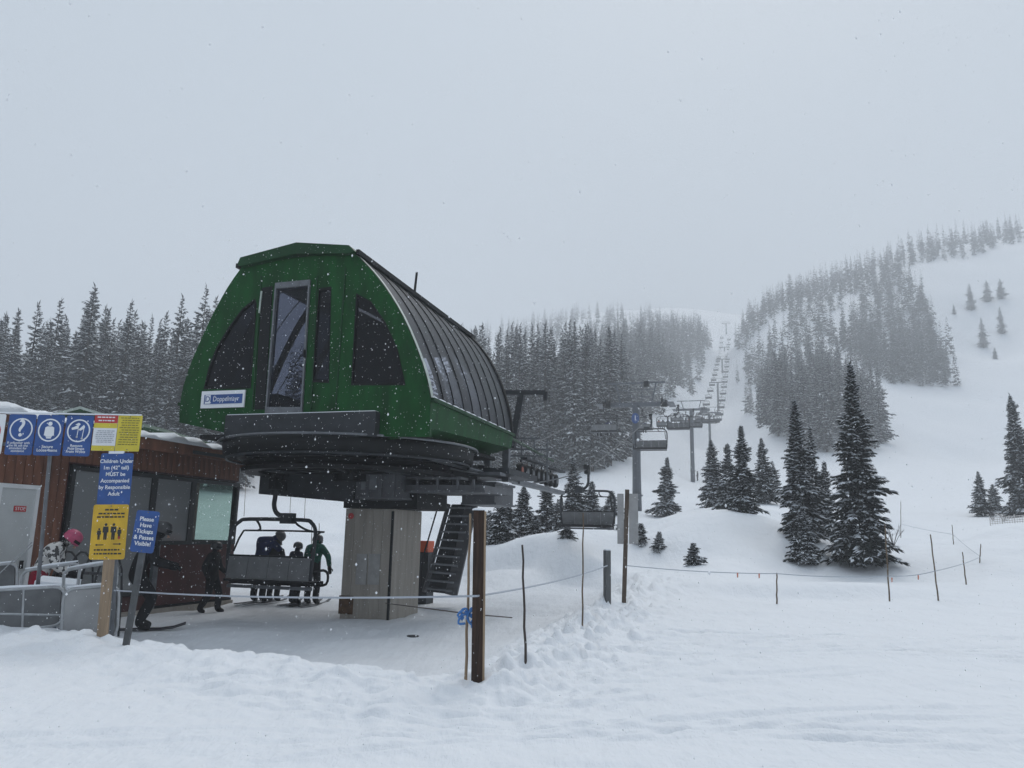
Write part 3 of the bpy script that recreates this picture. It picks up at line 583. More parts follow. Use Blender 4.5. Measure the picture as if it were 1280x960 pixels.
for i, (s, za, P) in enumerate(towers):
    zg = hz(P[0], P[1]) - .5
    lab = f'{ordn[i]} lift tower uphill from the terminal, grey tube with crossarm' + (' and blue number plate' if i == 0 else '')
    t = empty('lift_tower', (P[0], P[1], zg), -AZ, lab, 'lift tower', 'lift towers up the slope')
    H = za - zg; r0 = .36 if i < 3 else .42
    MB().tube([(0, 0, 0), (0, 0, H * .35), (0, 0, H)], [r0 * 1.15, r0, r0 * .9], 14).lathe([(r0 * 1.4, H * .18), (r0 * 1.4, H * .18 + .12), (r0, H * .18 + .12)], 14).build('shaft', M_TOWER, t, True)
    MB().bar((-2.75, 0, H), (2.75, 0, H), .34, .36).build('crossarm', M_TOWER, t)
    hf = MB()
    tops = (H + (1.9 if i == 0 else 1.6))
    for x in (-1.75, 1.75): hf.bar((x * .75, 0, H), (x, 0, tops), .12, .12)
    hf.bar((-2.5, 0, tops), (2.5, 0, tops), .12, .12)
    if i == 0:
        for x in (-.6, .5): hf.bar((x, 0, H), (x, 0, tops), .05, .05)
        for z in (.7, 1.3): hf.bar((-1.6, 0, H + z), (1.6, 0, H + z), .05, .05)
    hf.build('lifting_frame', M_TOWER, t)
    for sd in (-1, 1):
        sb = MB().bar((sd * G2, -1.5, H + .12), (sd * G2, 1.5, H + .3), .09, .16).build('sheave_beam', M_TOWER, t)
        for k in range(6 if i < 3 else 4):
            n_ = 6 if i < 3 else 4; y = -1.4 + 2.8 * k / (n_ - 1)
            MB().lathe([(0, -.05), (.2, -.06), (.17, 0), (.2, .06), (0, .05)], 12, (sd * G2 - sd * .1, y, H + .2 + y * .05), axis='x').build('sheave', M_DARK, sb)
        MB().box((sd * G2 + sd * .55, 0, H - .05), (.55, 2.6, .05)).build('catwalk', M_TOWER, t)
        if i == 0: MB().box((sd * 2.4, -.3, H + .0), (.5, .4, .55)).build('junction_box', M_DARK, t)
    if i == 0:
        MB().box((.9, 0, tops - .1), (.42, .3, .5)).build('floodlight', M_DARK, t)
        p = MB().prism([(.36 * math.cos(a * math.pi / 10), .45 * math.sin(a * math.pi / 10)) for a in range(20)], lambda u, v, h: (u * .9, -.55 + h, v + H - 1.25), .04).build('number_plate', M_BLUE, t)
        text('lettering', '1', .62, p, (0, -.562, H - 1.25), M_SWHITE, bold=.01)
    MB().bar((-.12, -r0 - .12, .5), (-.12, -r0 - .12, H), .04, .04).bar((.12, -r0 - .12, .5), (.12, -r0 - .12, H), .04, .04).build('ladder', M_TOWER, t)

def make_chair(full=True):
    c = empty('lift_chair', (0, 0, 0))
    n = 8 if full else 6
    MB().box((0, 0, -.06), (.16, .5, .26)).box((0, .1, .1), (.24, .2, .16)).build('grip', M_DARK, c)
    hp = [(-.05, 0, -.1), (-.05, 0, -.35), (-.03, -.05, -.55), (.06, -.08, -.72), (.2, -.06, -.8), (.3, 0, -.82)]
    MB().tube(smooth(hp, 3), .055, n).build('hanger', M_STEELD, c, True)
    MB().box((.33, 0, -.85), (.3, .2, .24)).build('hanger_block', M_STEELD, c)
    b = [(-1.08, -.12, -2.22), (-1.12, -.1, -1.5), (-1.1, -.05, -1.12), (-.95, 0, -.94), (-.7, 0, -.88), (.7, 0, -.88), (.95, 0, -.94), (1.1, -.05, -1.12), (1.12, -.1, -1.5), (1.08, -.12, -2.22)]
    MB().tube(smooth(b, 3), .045, n).build('bail', M_STEELD, c, True)
    st = MB().box((0, .22, -2.3), (2.16, .52, .1)).build('seat', M_BLACK, c)
    MB().bar((-1.1, -.05, -2.4), (1.1, -.05, -2.4), .07, .07).build('seat_beam', M_STEEL, c)
    for k in range(4): MB().box((-.81 + .54 * k, -.12, -1.98), (.525, .07, .5), rot=(R(-8), 0, 0)).build('backrest_pad', mat('chair_back', (.16, .165, .17), .5, noise=.25, nscale=4), c)
    MB().bar((-1.1, -.19, -2.26), (1.1, -.19, -2.26), .06, .05).bar((-1.1, -.09, -1.71), (1.1, -.09, -1.71), .05, .04).build('back_rail', M_DARK, c)
    rb = [(-1.02, -.05, -1.62), (-1.0, .2, -1.2), (-.9, .45, -1.14), (.9, .45, -1.14), (1.0, .2, -1.2), (1.02, -.05, -1.62)]
    r = MB().tube(smooth(rb, 3), .022, n)
    for sx in (-1, 1): r.tube(smooth([(sx * .5, 0, -.9), (sx * .52, .15, -1.0), (sx * .62, .35, -1.1), (sx * .75, .45, -1.14)], 3), .026, n)
    r.build('restraint_bar', M_DARK, c, True)
    for sx in (-1, 1): MB().tube(smooth([(sx * 1.1, -.08, -2.05), (sx * 1.16, .3, -2.0), (sx * 1.17, .5, -2.1), (sx * 1.14, .5, -2.32), (sx * 1.1, .1, -2.34)], 3), .03, n).build('armrest', M_BLACK, c, True)
    return c
ch = make_chair(); P = lift(pl_s(341, 690, -1.9)[0], -1.9, 0); P[2] = at(338, 734, P[1])[2] + 2.4; ch.location = P; ch.rotation_euler = (0, 0, -AZ)
tag(ch, 'grey four-seat chair sweeping in behind the waiting riders beside the pillar', 'lift chair', 'lift chairs')
fm = MB()
for o_ in ch.children:
    k_ = len(fm.v); fm.v += [tuple(v_.co + o_.location) for v_ in o_.data.vertices]; fm.f += [tuple(k_ + i_ for i_ in p_.vertices) for p_ in o_.data.polygons]; fm.m += [0] * len(o_.data.polygons)
FARCH = fm.mesh('lift_chair', M_STEELD)
def chair_at(sd, s, label):
    if s < 150: c = copy_tree(ch)
    else: c = tag(link('lift_chair', FARCH), label, 'lift chair', 'lift chairs')
    c.location = lift(sd * G2, s, rope_z(s) - .02); c.rotation_euler = (0, 0, -AZ + (math.pi if sd > 0 else 0)); c['label'] = label; return c
chair_at(1, S9, 'empty grey chair hanging low over the snow just outside the terminal')
riders_at = []
def where(s):
    i = int(np.searchsorted([t_[0] for t_ in towers], s)); return 'before the first tower' if i == 0 else f'above the {ordn[i - 1]} tower'
cnt = {}
def nth(kind, s):
    k = (kind, where(s)); cnt[k] = cnt.get(k, 0) + 1; return ordn[cnt[k] - 1]
for s in (37.0, 62, 88, 112) + tuple(136 + 20 * k for k in range(20)): chair_at(1, s, f'{nth(0, s)} empty chair coming down the rope {where(s)}')
for s in (46.0, 72, 98, 122) + tuple(145 + 20 * k for k in range(20)):
    lb_ = f'{nth(1, s)} chair going uphill {where(s)}'; c = chair_at(-1, s, lb_); riders_at.append((s, c, lb_))

# ------------------------------------------------------------------ the red boarded lift building
_q = onz(287, 750, -0.4) - LO; TW = _q @ LB; SE = _q @ LA
sN = pl_t(-70, 660, TW)[0]; zR = pl_t(287, 572, TW)[1]; zWt = pl_t(286, 603, TW)[1]; zWb = pl_t(285, 680, TW)[1]; zG = -0.45
BD = empty('ticket_building', lift(TW, SE, zG), -AZ, 'low red-boarded lift building with flat snowy roof and dark-framed windows', 'building')
bp = lambda t, s, z: (t - TW, s - SE, z - zG)
def bbox(name, t0, t1, s0, s1, z0, z1, m, parent=BD):
    return MB().box(bp((t0 + t1) / 2, (s0 + s1) / 2, (z0 + z1) / 2), (t1 - t0, s1 - s0, z1 - z0)).build(name, m, parent)
sx = lambda px, py=650: pl_t(px, py, TW)[0]
sW0, sW1, sW2, sW3 = sx(82), sx(141), sx(188), sx(238)
# shell
bbox('back_wall', TW - 5.0, TW - 4.85, sN, SE, zG, zR, M_RED2)
bbox('near_wall', TW - 4.8, TW - .1, sN, sN + .15, zG, zR, M_RED2)
bbox('partition', TW - 4.8, TW - .12, sW2 - .1, sW2, zG, zR - .1, M_FRAME)
bbox('office_partition', TW - 1.9, TW - 1.8, sN + .2, sW2 - .15, zG, zR - .1, mat('office_wall', (.2, .2, .2), .8))
bbox('floor_slab', TW - 4.8, TW + .1, sN, SE, zG - .1, zG + .06, M_CONC)
wall = bbox('front_wall', TW - .12, TW - .04, sN, sW0 - .04, zG, zR - .02, M_RED2)
wl2 = bbox('header_wall', TW - .12, TW - .04, sW0 - .04, SE, zWt + .04, zR - .02, M_RED2)
# vertical boards
door_s0, door_s1 = sx(-4), sx(41, 640); zD = pl_t(30, 611, TW)[1]
bmesh_full = MB().box((0, 0, 0), (.03, .185, zR - zG - .04)).mesh('board', M_RED); hb = zR - zWt - .1
bmesh_head = MB().box((0, 0, 0), (.03, .185, hb)).mesh('board', M_RED)
s = sN + .1
while s < SE:
    if s < sW0 - .1:
        if not (door_s0 - .12 < s < door_s1 + .12):
            link('board', bmesh_full, wall, bp(TW - .02, s, (zR + zG) / 2 - .02))
        else: MB().box((0, 0, 0), (.03, .185, zR - zD - .12)).build('board', M_RED, wall, loc=bp(TW - .02, s, (zR + zD) / 2 + .02))
    else: link('board', bmesh_head, wl2, bp(TW - .02, s, zR - hb / 2 - .03))
    s += .2
dr = bbox('door', TW - .06, TW + .0, door_s0, door_s1, zG + .05, zD, M_DOOR)
bbox('door_frame', TW - .05, TW + .03, door_s0 - .08, door_s0, zG + .05, zD + .08, M_WHITE, dr); bbox('door_frame', TW - .05, TW + .03, door_s1, door_s1 + .08, zG + .05, zD + .08, M_WHITE, dr)
bbox('door_frame', TW - .05, TW + .025, door_s0, door_s1, zD, zD + .08, M_WHITE, dr)
a = pl_t(24.5, 636, TW); sg = bbox('notice', TW + .005, TW + .015, a[0] - .13, a[0] + .13, a[1] - .055, a[1] + .055, M_SRED, dr)
text('lettering', 'STOP', .09, sg, bp(TW + .018, a[0], a[1]), M_SWHITE, rot=(R(90), 0, R(90)))
bbox('door_handle', TW + .0, TW + .06, door_s1 - .14, door_s1 - .1, 1.0 - .35, 1.0 - .2, M_DARK, dr)
def window(s0, s1, z0, z1, gm, t0=TW - .06, muntin=False):
    w_ = bbox('window', t0, t0 + .09, s0, s0 + .09, z0, z1, M_FRAME)
    for q in ((s1 - .09, s1, z0, z1), (s0 + .09, s1 - .09, z0, z0 + .09), (s0 + .09, s1 - .09, z1 - .09, z1)): bbox('frame_member', t0, t0 + .09, *q, M_FRAME, w_)
    bbox('pane', t0 + .04, t0 + .05, s0 + .08, s1 - .08, z0 + .08, z1 - .08, gm, w_)
window(sW0, sW1, -.05, zWt, M_OGLASS); window(sW1, sW2, -.05, zWt, M_OGLASS); window(sW2, sW3, zWb, zWt, M_OGLASS); window(sW3, SE - .02, zWb, zWt, M_WGLASS)
pn = bbox('lower_panel', TW - .1, TW + .0, sx(202), SE, zG, zWb, M_RED2)
bbox('skirting', TW - .05, TW + .04, sx(202), SE, zG, zG + .12, M_DARK); bbox('corner_trim', TW - .04, TW + .05, sx(196), sx(202), zG, zWb, M_STEEL)
bbox('lower_panel', TW - .1, TW - .02, sW0, sx(196), zG, -.07, M_RED2)
# glazed far end so the snow shows through the cabin
e = bbox('end_window', TW - 4.7, TW - .1, SE - .06, SE, zWb, zWb + .09, M_FRAME)
bbox('end_panel', TW - 4.8, TW - .1, SE - .08, SE, zG, zWb, M_RED2); bbox('end_header', TW - 4.8, TW - .1, SE - .08, SE, zWt, zR - .02, M_RED2)
for t_ in (TW - .12, TW - 2.3, TW - 4.7): bbox('frame_member', t_ - .04, t_ + .04, SE - .07, SE + .01, zWb + .09, zWt, M_FRAME, e)
bbox('pane', TW - 4.6, TW - .16, SE - .04, SE - .03, zWb + .09, zWt, M_WGLASS, e)
# roof
rf = bbox('roof', TW - 5.3, TW + .38, sN - .2, SE + .95, zR, zR + .12, M_FRAME)
bbox('fascia', TW + .38, TW + .42, sN - .2, SE + .95, zR - .16, zR + .1, M_RED, rf); bbox('fascia', TW - 5.3, TW + .38, SE + .95, SE + .99, zR - .16, zR + .1, M_RED, rf)
bbox('fascia_dark_strip', TW + .425, TW + .45, sx(214), SE + .3, zR - .1, zR - .02, M_FRAME, rf)  # plain dark strip along the fascia
sm = MB(); ns = 40
for i in range(ns + 1):
    s_ = sN - .2 + (SE + 1.15 - sN) * i / ns
    for j, (t_, z_) in enumerate(((TW + .43, zR + .1), (TW + .47, zR + .17), (TW + .36, zR + .25), (TW - 1, zR + .3), (TW - 5.3, zR + .3), (TW - 5.3, zR + .1))):
        n_ = .05 * math.sin(i * 1.7 + j) + .04 * math.sin(i * .6); sm.v.append(bp(t_ + (n_ * .6 if j in (1, 2) else 0), s_, z_ + (n_ if 0 < j < 5 else 0)))
for i in range(ns):
    for j in range(5): sm.f.append((i * 6 + j, (i + 1) * 6 + j, (i + 1) * 6 + j + 1, i * 6 + j + 1)); sm.m.append(0)
sm.f += [(0, 1, 2, 3, 4, 5), tuple(ns * 6 + k for k in (5, 4, 3, 2, 1, 0))]; sm.m += [0, 0]
sm.build('roof_snow', M_SNOW, rf, True)
bbox('desk', TW - 1.2, TW - .3, sW3, SE - .3, zWb - .3, zWb - .22, M_DARK)
# ------------------------------------------------------------------ two more roofs behind it
def hut(name, label, px, Y, zt, half, depth, hgt, m_roof, snow):
    P = at(px, 560, Y); zb = hz(P[0], P[1]) - .2; h = empty(name, (P[0], P[1], zb), -.1, label, 'hut'); z1 = zt - zb
    MB().box((0, 0, (z1 - hgt) / 2), (half * 1.8, depth, z1 - hgt)).build('wall', M_RED2, h)
    MB().prism([(-half, z1 - hgt), (0, z1), (half, z1 - hgt), (half, z1 - hgt - .14), (0, z1 - .18), (-half, z1 - hgt - .14)], lambda u, v, k: (u, -depth / 2 - .4 + k, v), depth + .8).build('roof', m_roof, h)
    MB().prism([(-half * .92, z1 - hgt - .1), (0, z1 - .18), (half * .92, z1 - hgt - .1)], lambda u, v, k: (u, -depth / 2 - .02 + k, v), depth + .04).build('gable', M_GREEN2, h)
    if snow:
        m = MB(); n = 14
        for i in range(9):
            y = -depth / 2 - .5 + (depth + 1) * i / 8
            for j in range(n + 1):
                u = -1 + 2 * j / n; k = math.sin(math.pi * j / n) ** .6
                m.v.append((u * half * 1.06, y, z1 - hgt * abs(u) ** 1.6 - .1 + snow * k + .08 * math.sin(i * 2.1 + j * 1.3)))
        for i in range(8):
            for j in range(n): m.f.append((i * (n + 1) + j, i * (n + 1) + j + 1, (i + 1) * (n + 1) + j + 1, (i + 1) * (n + 1) + j)); m.m.append(0)
        m.f += [tuple(range(n, -1, -1)), tuple(8 * (n + 1) + j for j in range(n + 1))]; m.m += [0, 0]
        m.build('roof_snow', M_SNOW, h, True)
    else:
        MB().bar((0, -depth / 2 - .42, z1), (half, -depth / 2 - .42, z1 - hgt), .03, .1).bar((0, -depth / 2 - .42, z1), (-half, -depth / 2 - .42, z1 - hgt), .03, .1).build('barge_board', M_PALE, h)
hut('green_roof_hut', 'small hut with dark green gable roof behind the red building', 150, 33, at(150, 523, 33)[2], at(229, 548, 33)[0] - at(150, 548, 33)[0], 5, at(150, 523, 33)[2] - at(229, 546, 33)[2], M_GREEN2, 0)
hut('snowy_hut', 'hut with a thick rounded cap of snow on its roof', -14, 25, at(0, 506, 25)[2], 1.2, 4, .45, M_FRAME, .2)

# ------------------------------------------------------------------ signs
def panel(parent, x, z, w_, h_, m, y=0.0, name='sign_panel', rc=.03):
    c = []
    for cx, cz, a0 in ((w_ / 2 - rc, h_ / 2 - rc, 0), (-w_ / 2 + rc, h_ / 2 - rc, 90), (-w_ / 2 + rc, -h_ / 2 + rc, 180), (w_ / 2 - rc, -h_ / 2 + rc, 270)):
        for k in range(4): c.append((cx + rc * math.cos(R(a0 + 30 * k)), cz + rc * math.sin(R(a0 + 30 * k))))
    p_ = MB().prism(c, lambda u, v, k: (x + u, y + k, z + v), .008).build(name, m, parent)
    for q_ in (-1, 1): MB().lathe([(0, -.006), (.008, -.004), (.009, 0)], 8, (x, y, z + q_ * (h_ / 2 - .022)), axis='y').build('bolt', M_STEEL, p_)
    return p_
def flat(parent, name, polys, m, x, z, y, k=1.0):
    b = MB()
    for p in polys: b.prism([(u * k, v * k) for u, v in p], lambda u, v, d: (x + u, y + d, z + v), .002)
    return b.build(name, m, parent)
circ = lambda cx, cz, rx, rz=None, n=20: [(cx + rx * math.cos(2 * math.pi * i / n), cz + (rz or rx) * math.sin(2 * math.pi * i / n)) for i in range(n)]
def ring(parent, m, x, z, y, r0, r1):
    return MB().prism(circ(0, 0, r1, n=36), lambda u, v, d: (x + u, y + d, z + v), .003, 0, [circ(0, 0, r0, n=36)]).build('ring', m, parent)
def lines(parent, m, x, z, y, w_, n, dz, hgt, seed):           # fine print too small to read in the photograph
    r = random.Random(seed); b = MB()
    for i in range(n):
        u = -w_ / 2 + r.uniform(0, .04)
        while u < w_ / 2 - .02:
            l_ = min(r.uniform(.02, .06), w_ / 2 - u); b.box((x + u + l_ / 2, y, z - i * dz), (l_, .002, hgt)); u += l_ + .012
    return tag(b.build('fine_print', m, parent), kind='stuff')
YR = 11.4
base = gpt(52, YR, 760); RK = empty('sign_rack', base, 0, 'row of blue and yellow lift notices on two steel posts behind the barriers', 'sign')
rx = lambda px, py=545: at(px, py, YR)[0] - base[0]
rz_ = lambda py, px=60: at(px, py, YR)[2] - base[2]
MB().tube([(rx(60, 560), .03, rz_(518)), (rx(49, 735), .03, -.5)], .028, 8).build('post', M_STEEL, RK, True)
MB().tube([(rx(151, 560), .03, rz_(518)), (rx(140, 790), .03, -.5)], .028, 8).build('post', M_STEEL, RK, True)
MB().bar((rx(-40), .05, rz_(530)), (rx(174), .05, rz_(530)), .04, .05).bar((rx(-40), .05, rz_(556)), (rx(174), .05, rz_(556)), .04, .05).build('cross_rail', M_STEEL, RK)
MB().bar((rx(-40), .0, rz_(517)), (rx(174), .0, rz_(516.5)), .03, .02).build('snow_line', M_TSNOW, RK)
zb = (rz_(518.5) + rz_(569.5)) / 2; hb_ = rz_(518.5) - rz_(569.5); wb = rx(43) - rx(9) + .0
p = panel(RK, rx(-13), zb, wb, hb_, M_SWHITE); ring(p, M_SRED, rx(-13), zb + .04, -.003, .13, .155)
flat(p, 'slash', [[(-.09, .075), (-.075, .09), (.09, -.075), (.075, -.09)]], M_SRED, rx(-13), zb + .04, -.003)
p = panel(RK, rx(25.3), zb, wb, hb_, M_BLUE); ring(p, M_SWHITE, rx(25.3), zb + .075, -.003, .152, .172)
text('symbol', '?', .36, p, (rx(25.3), -.003, zb + .085), M_SWHITE, bold=.008); text('lettering', 'If unfamiliar with\nthe lift ask the\nattendant for\nassistance', .05, p, (rx(24.5), -.003, zb - .185), M_SWHITE, bold=.0006, spacing=.8)
p = panel(RK, rx(61), zb, wb, hb_, M_BLUE); ring(p, M_SWHITE, rx(61), zb + .075, -.003, .152, .172)
flat(p, 'symbol', [circ(0, .095, .032), [(-.035, .055), (.035, .055), (.065, .04), (.075, -.08), (.05, -.085), (.045, -.1), (-.045, -.1), (-.05, -.085), (-.075, -.08), (-.065, .04)], [(-.04, -.104), (.04, -.104), (.035, -.125), (-.035, -.125)]], M_SWHITE, rx(61), zb + .075, -.003)
text('lettering', 'Secure\nLoose Items', .062, p, (rx(61), -.003, zb - .2), M_SWHITE, bold=.0015, spacing=.85)
p = panel(RK, rx(97.5), zb, wb, hb_, M_BLUE); ring(p, M_SWHITE, rx(97.5), zb + .075, -.003, .152, .172)
flat(p, 'symbol', [[(-.11, .04), (-.02, .08), (.0, .06), (-.01, .03), (-.1, .01)], [(-.06, .09), (-.01, .12), (.02, .1), (0, .07)], [(0, .02), (.07, .09), (.09, .06), (.08, .03), (.02, 0)], [(-.012, .03), (-.002, .03), (-.012, -.11), (-.022, -.11)], [(.07, .03), (.08, .03), (.065, -.13), (.055, -.13)], circ(-.017, -.095, .014), circ(.06, -.115, .014)], M_SWHITE, rx(97.5), zb + .075, -.003)
text('lettering', 'Remove\nPole Straps\nFrom Wrists', .055, p, (rx(97), -.003, zb - .195), M_SWHITE, bold=.0015, spacing=.8)
zn = (rz_(517) + rz_(562)) / 2; hn = rz_(517) - rz_(562); wn = rx(145) - rx(116)
p = panel(RK, rx(130.5), zn, wn, hn, M_SWHITE, rc=.01)
flat(p, 'red_header', [[(-wn / 2, hn / 2), (wn / 2, hn / 2), (wn / 2, hn * .27), (-wn / 2, hn * .27)]], M_SRED, rx(130.5), zn, -.003)
flat(p, 'yellow_band', [[(-wn / 2, hn * .265), (wn / 2, hn * .265), (wn / 2, hn * .13), (-wn / 2, hn * .13)]], M_LEMON, rx(130.5), zn, -.003); flat(p, 'yellow_band', [[(-wn / 2, -hn * .36), (wn / 2, -hn * .36), (wn / 2, -hn / 2), (-wn / 2, -hn / 2)]], M_LEMON, rx(130.5), zn, -.003)
lines(p, M_SWHITE, rx(130.5), zn + hn * .43, -.005, wn * .8, 2, .05, .018, 1); lines(p, mat('grey_ink', (.35, .37, .42), .5), rx(130.5), zn + hn * .05, -.005, wn * .85, 7, .028, .01, 2)
p = panel(RK, rx(160.5), zn, wn * 1.03, hn, M_LEMON, rc=.01); lines(p, mat('olive_ink', (.2, .17, .03), .5), rx(160.5), zn + hn * .42, -.004, wn * .85, 12, .036, .012, 3)

YC = 10.5; base = onz(126, 803, 0.0); base[2] = hz(base[0], base[1])
CS = empty('child_notice_sign', base, 0, 'tall timber post with blue children notice above a yellow pictogram sign', 'sign')
cxx = lambda px, py: at(px, py, base[1])[0] - base[0]
cz = lambda py: at(140, py, base[1])[2] - base[2]
lean = (cxx(146, 600) - cxx(128, 800)) / (cz(600) - cz(800)); LN = (0, math.atan(lean) * 1.0, 0)
rt_ = bpy.data.objects.new('x', None)
CS.rotation_euler = LN
L2 = math.hypot(1, lean)
MB().box((0, .02, cz(566) / 2 - .25), (.13, .045, cz(566) + .5)).build('post', M_WOOD, CS)
zc = (cz(567) + cz(631)) / 2 * L2
p = panel(CS, .0, zc, .44, .70, M_BLUE, -.012); text('lettering', 'Children Under\n1m (42" tall)\nMUST be\nAccompanied\nby Responsible\nAdult', .07, p, (0, -.016, zc + .02), M_SWHITE, bold=.0022, spacing=1.25)
zy = (cz(631) + cz(699)) / 2 * L2
p = panel(CS, -.02, zy, .47, .72, M_YEL, -.014)
def manp(cx, cz_, k): return [circ(cx, cz_ + .082 * k, .016 * k, n=12), [(cx + u * k, cz_ + v * k) for u, v in ((-.03, .06), (.03, .06), (.034, -.005), (.02, -.01), (.018, -.09), (.003, -.09), (0, -.02), (-.003, -.09), (-.018, -.09), (-.02, -.01), (-.034, -.005))]]
flat(p, 'pictogram', manp(-.13, -.03, .8) + manp(-.045, .0, 1.15) + manp(.06, .0, 1.15) + manp(.14, -.02, .8), M_INK, -.02, zy, -.017)
flat(p, 'small_flame', [[(.135, -.1), (.15, -.1), (.15, -.06), (.135, -.06)]], M_SRED, -.02, zy, -.019)
flat(p, 'arrows', [[(-.17, -.17), (-.14, -.155), (-.14, -.164), (-.06, -.164), (-.06, -.176), (-.14, -.176), (-.14, -.185)], [(.18, -.16), (.15, -.145), (.15, -.154), (.07, -.154), (.07, -.166), (.15, -.166), (.15, -.175)]], M_INK, -.02, zy, -.017)
lines(p, M_INK, -.02, zy + .29, -.017, .2, 1, .05, .022, 5); lines(p, M_INK, -.02, zy + .24, -.017, .38, 2, .045, .02, 6); lines(p, M_INK, -.02, zy - .235, -.017, .38, 2, .05, .02, 7)
MB().box((-.02, .0, zc + .36), (.2, .03, .035)).build('snow_cap', M_TSNOW, CS)

base = onz(156, 809, 0.0); base[2] = hz(base[0], base[1]); h_ = at(188, 640, base[1])[2] - base[2]; dx = at(186, 640, base[1])[0] - base[0]
TS = empty('pass_notice_sign', base, 0, 'small blue ticket notice on a grey post leaning steeply over the snow', 'sign', rot=(0, math.atan2(dx, h_), 0)); L_ = math.hypot(h_, dx)
MB().box((0, .02, L_ / 2 - .3), (.075, .04, L_ + .5)).build('post', mat('weathered_grey', (.1, .105, .11), .8, noise=.4, nscale=8), TS)
p = panel(TS, .0, L_ - .25, .30, .53, M_BLUE, -.012); text('lettering', 'Please\nHave\nTickets\n& Passes\nVisible!', .074, p, (0, -.016, L_ - .25), M_SWHITE, bold=.0025, spacing=1.05)

# ------------------------------------------------------------------ crowd barriers
def barrier(name, label, corners, Y0, Y1, board, mids=(), diag=False):
    (xa, ya), (xb, yb), (xc, yc), (xd, yd) = corners          # top-left, top-right, bottom-right, bottom-left
    A, B, C_, D_ = at(xa, ya, Y0), at(xb, yb, Y1), at(xc, yc, Y1), at(xd, yd, Y0); o = (np.array(C_) + D_) / 2; o[2] = min(hz(o[0], o[1]), o[2])
    r_ = empty(name, o, 0, label, 'barrier', 'steel barriers round the lift queue'); A, B, C_, D_ = A - o, B - o, C_ - o, D_ - o
    lp = []
    for P0, P1, P2 in ((D_, A, B), (A, B, C_), (B, C_, D_), (C_, D_, A)):
        d0 = (P0 - P1); d2 = (P2 - P1); k = min(.16, .3 * np.linalg.norm(d0), .3 * np.linalg.norm(d2)); a = P1 + d0 / np.linalg.norm(d0) * k; b = P1 + d2 / np.linalg.norm(d2) * k
        for j in range(5): t = j / 4; lp.append((1 - t) ** 2 * a + 2 * t * (1 - t) * P1 + t * t * b)
    MB().tube(lp, .024, 8, closed=True).build('frame', M_ALU, r_, True)
    if board:
        i_ = lambda P: P * .93 + (A + B + C_ + D_) / 4 * .07; q = [i_(A), i_(B), i_(C_), i_(D_)]; off = np.array([0, .012, 0])
        MB().add([p - off for p in q] + [p + off for p in q], [(0, 3, 2, 1), (4, 5, 6, 7), (0, 1, 5, 4), (1, 2, 6, 5), (2, 3, 7, 6), (3, 0, 4, 7)]).build('board', board, r_)
    for f_ in mids:
        MB().tube([A * (1 - f_) + B * f_, D_ * (1 - f_) + C_ * f_], .02, 6).build('upright', M_ALU, r_)
    if diag: MB().tube([A * .55 + D_ * .45, C_ * .75 + B * .25], .018, 6).build('diagonal_bar', M_ALU, r_)
    for P_ in (D_, C_): MB().bar(P_, P_ - np.array([0, 0, .5]), .05, .05).build('foot', M_ALU, r_)
    # lodged snow along the top tube
    MB().tube([A * .95 + B * .05 + np.array([0, 0, .03]), (A + B) / 2 + np.array([0, 0, .035]), A * .05 + B * .95 + np.array([0, 0, .03])], [.012, .022, .012], 6).build('snow_line', M_TSNOW, r_)
    return r_
dkb = mat('mesh_board', (.13, .135, .14), .7, noise=.3, nscale=5)
barrier('crowd_barrier', 'tube barrier with dark board and slanting brace before the red building', ((-60, 741), (82, 733), (79, 781), (-60, 797)), 10.9, 11.4, dkb, (.62,), True)
barrier('crowd_barrier', 'tube barrier with solid pale grey board behind the timber sign post', ((80, 737), (149, 731), (146, 796), (76, 800)), 11.3, 11.5, M_BULK)
barrier('crowd_barrier', 'open tube barrier loop behind the dark boarded one', ((27, 714), (101, 703), (96, 742), (24, 752)), 12.4, 12.7, None)
barrier('crowd_barrier', 'open tube barrier loop beside the timber sign post, holding back the gear', ((80, 713), (146, 702), (146, 735), (79, 742)), 12.0, 12.3, None)
barrier('crowd_barrier', 'low tube barrier nearest the white door', ((-70, 716), (22, 703), (21, 748), (-70, 762)), 13.2, 13.5, dkb)
# gear behind the barriers
P = at(72, 733, 12.9); g = hz(P[0], P[1]); bx = empty('gear_crate', (P[0], P[1], g), .3, 'blue and white crate with snow on its lid behind the barriers', 'crate')
MB().box((0, 0, (P[2] - g) / 2), (.55, .4, P[2] - g)).build('body', mat('crate_blue', (.03, .045, .09), .6), bx); MB().box((0, 0, P[2] - g + .05), (.58, .43, .1), rot=(R(8), R(6), 0)).build('snow_lid', M_TSNOW, bx)
P = at(105, 690, 14.6); g = hz(P[0], P[1]); sk = empty('ski_rack', (P[0], P[1], g), -AZ, 'black ski rack of bent tubes below the office window', 'rack')
hh = P[2] - g
for k in range(4):
    x = -.5 + .33 * k; MB().tube(smooth([(x, -.2, 0), (x, -.15, hh * .7), (x + .1, 0, hh), (x + .3, .12, hh * .8), (x + .32, .2, 0)], 3), .02, 6).build('hoop', M_FRAME, sk)
MB().bar((-.6, 0, hh * .75), (.9, 0, hh * .75), .04, .05).bar((-.6, -.1, hh * .3), (.9, -.1, hh * .3), .04, .05).build('rail', M_STEEL, sk)
P = at(528, 700, 22.5); g = hz(P[0], P[1]); ob = empty('control_cabinet', (P[0], P[1], g), -AZ, 'dark cabinet with bright orange cover between pillar and stair', 'cabinet')
MB().box((0, 0, (at(528, 690, 22.5)[2] - g) / 2), (.55, .5, at(528, 690, 22.5)[2] - g)).build('body', M_STEELD, ob)
za, zb_ = at(528, 691, 22.5)[2] - g, at(528, 676, 22.5)[2] - g; MB().box((0, 0, (za + zb_) / 2), (.5, .46, zb_ - za)).build('cover', M_ORANGE, ob)

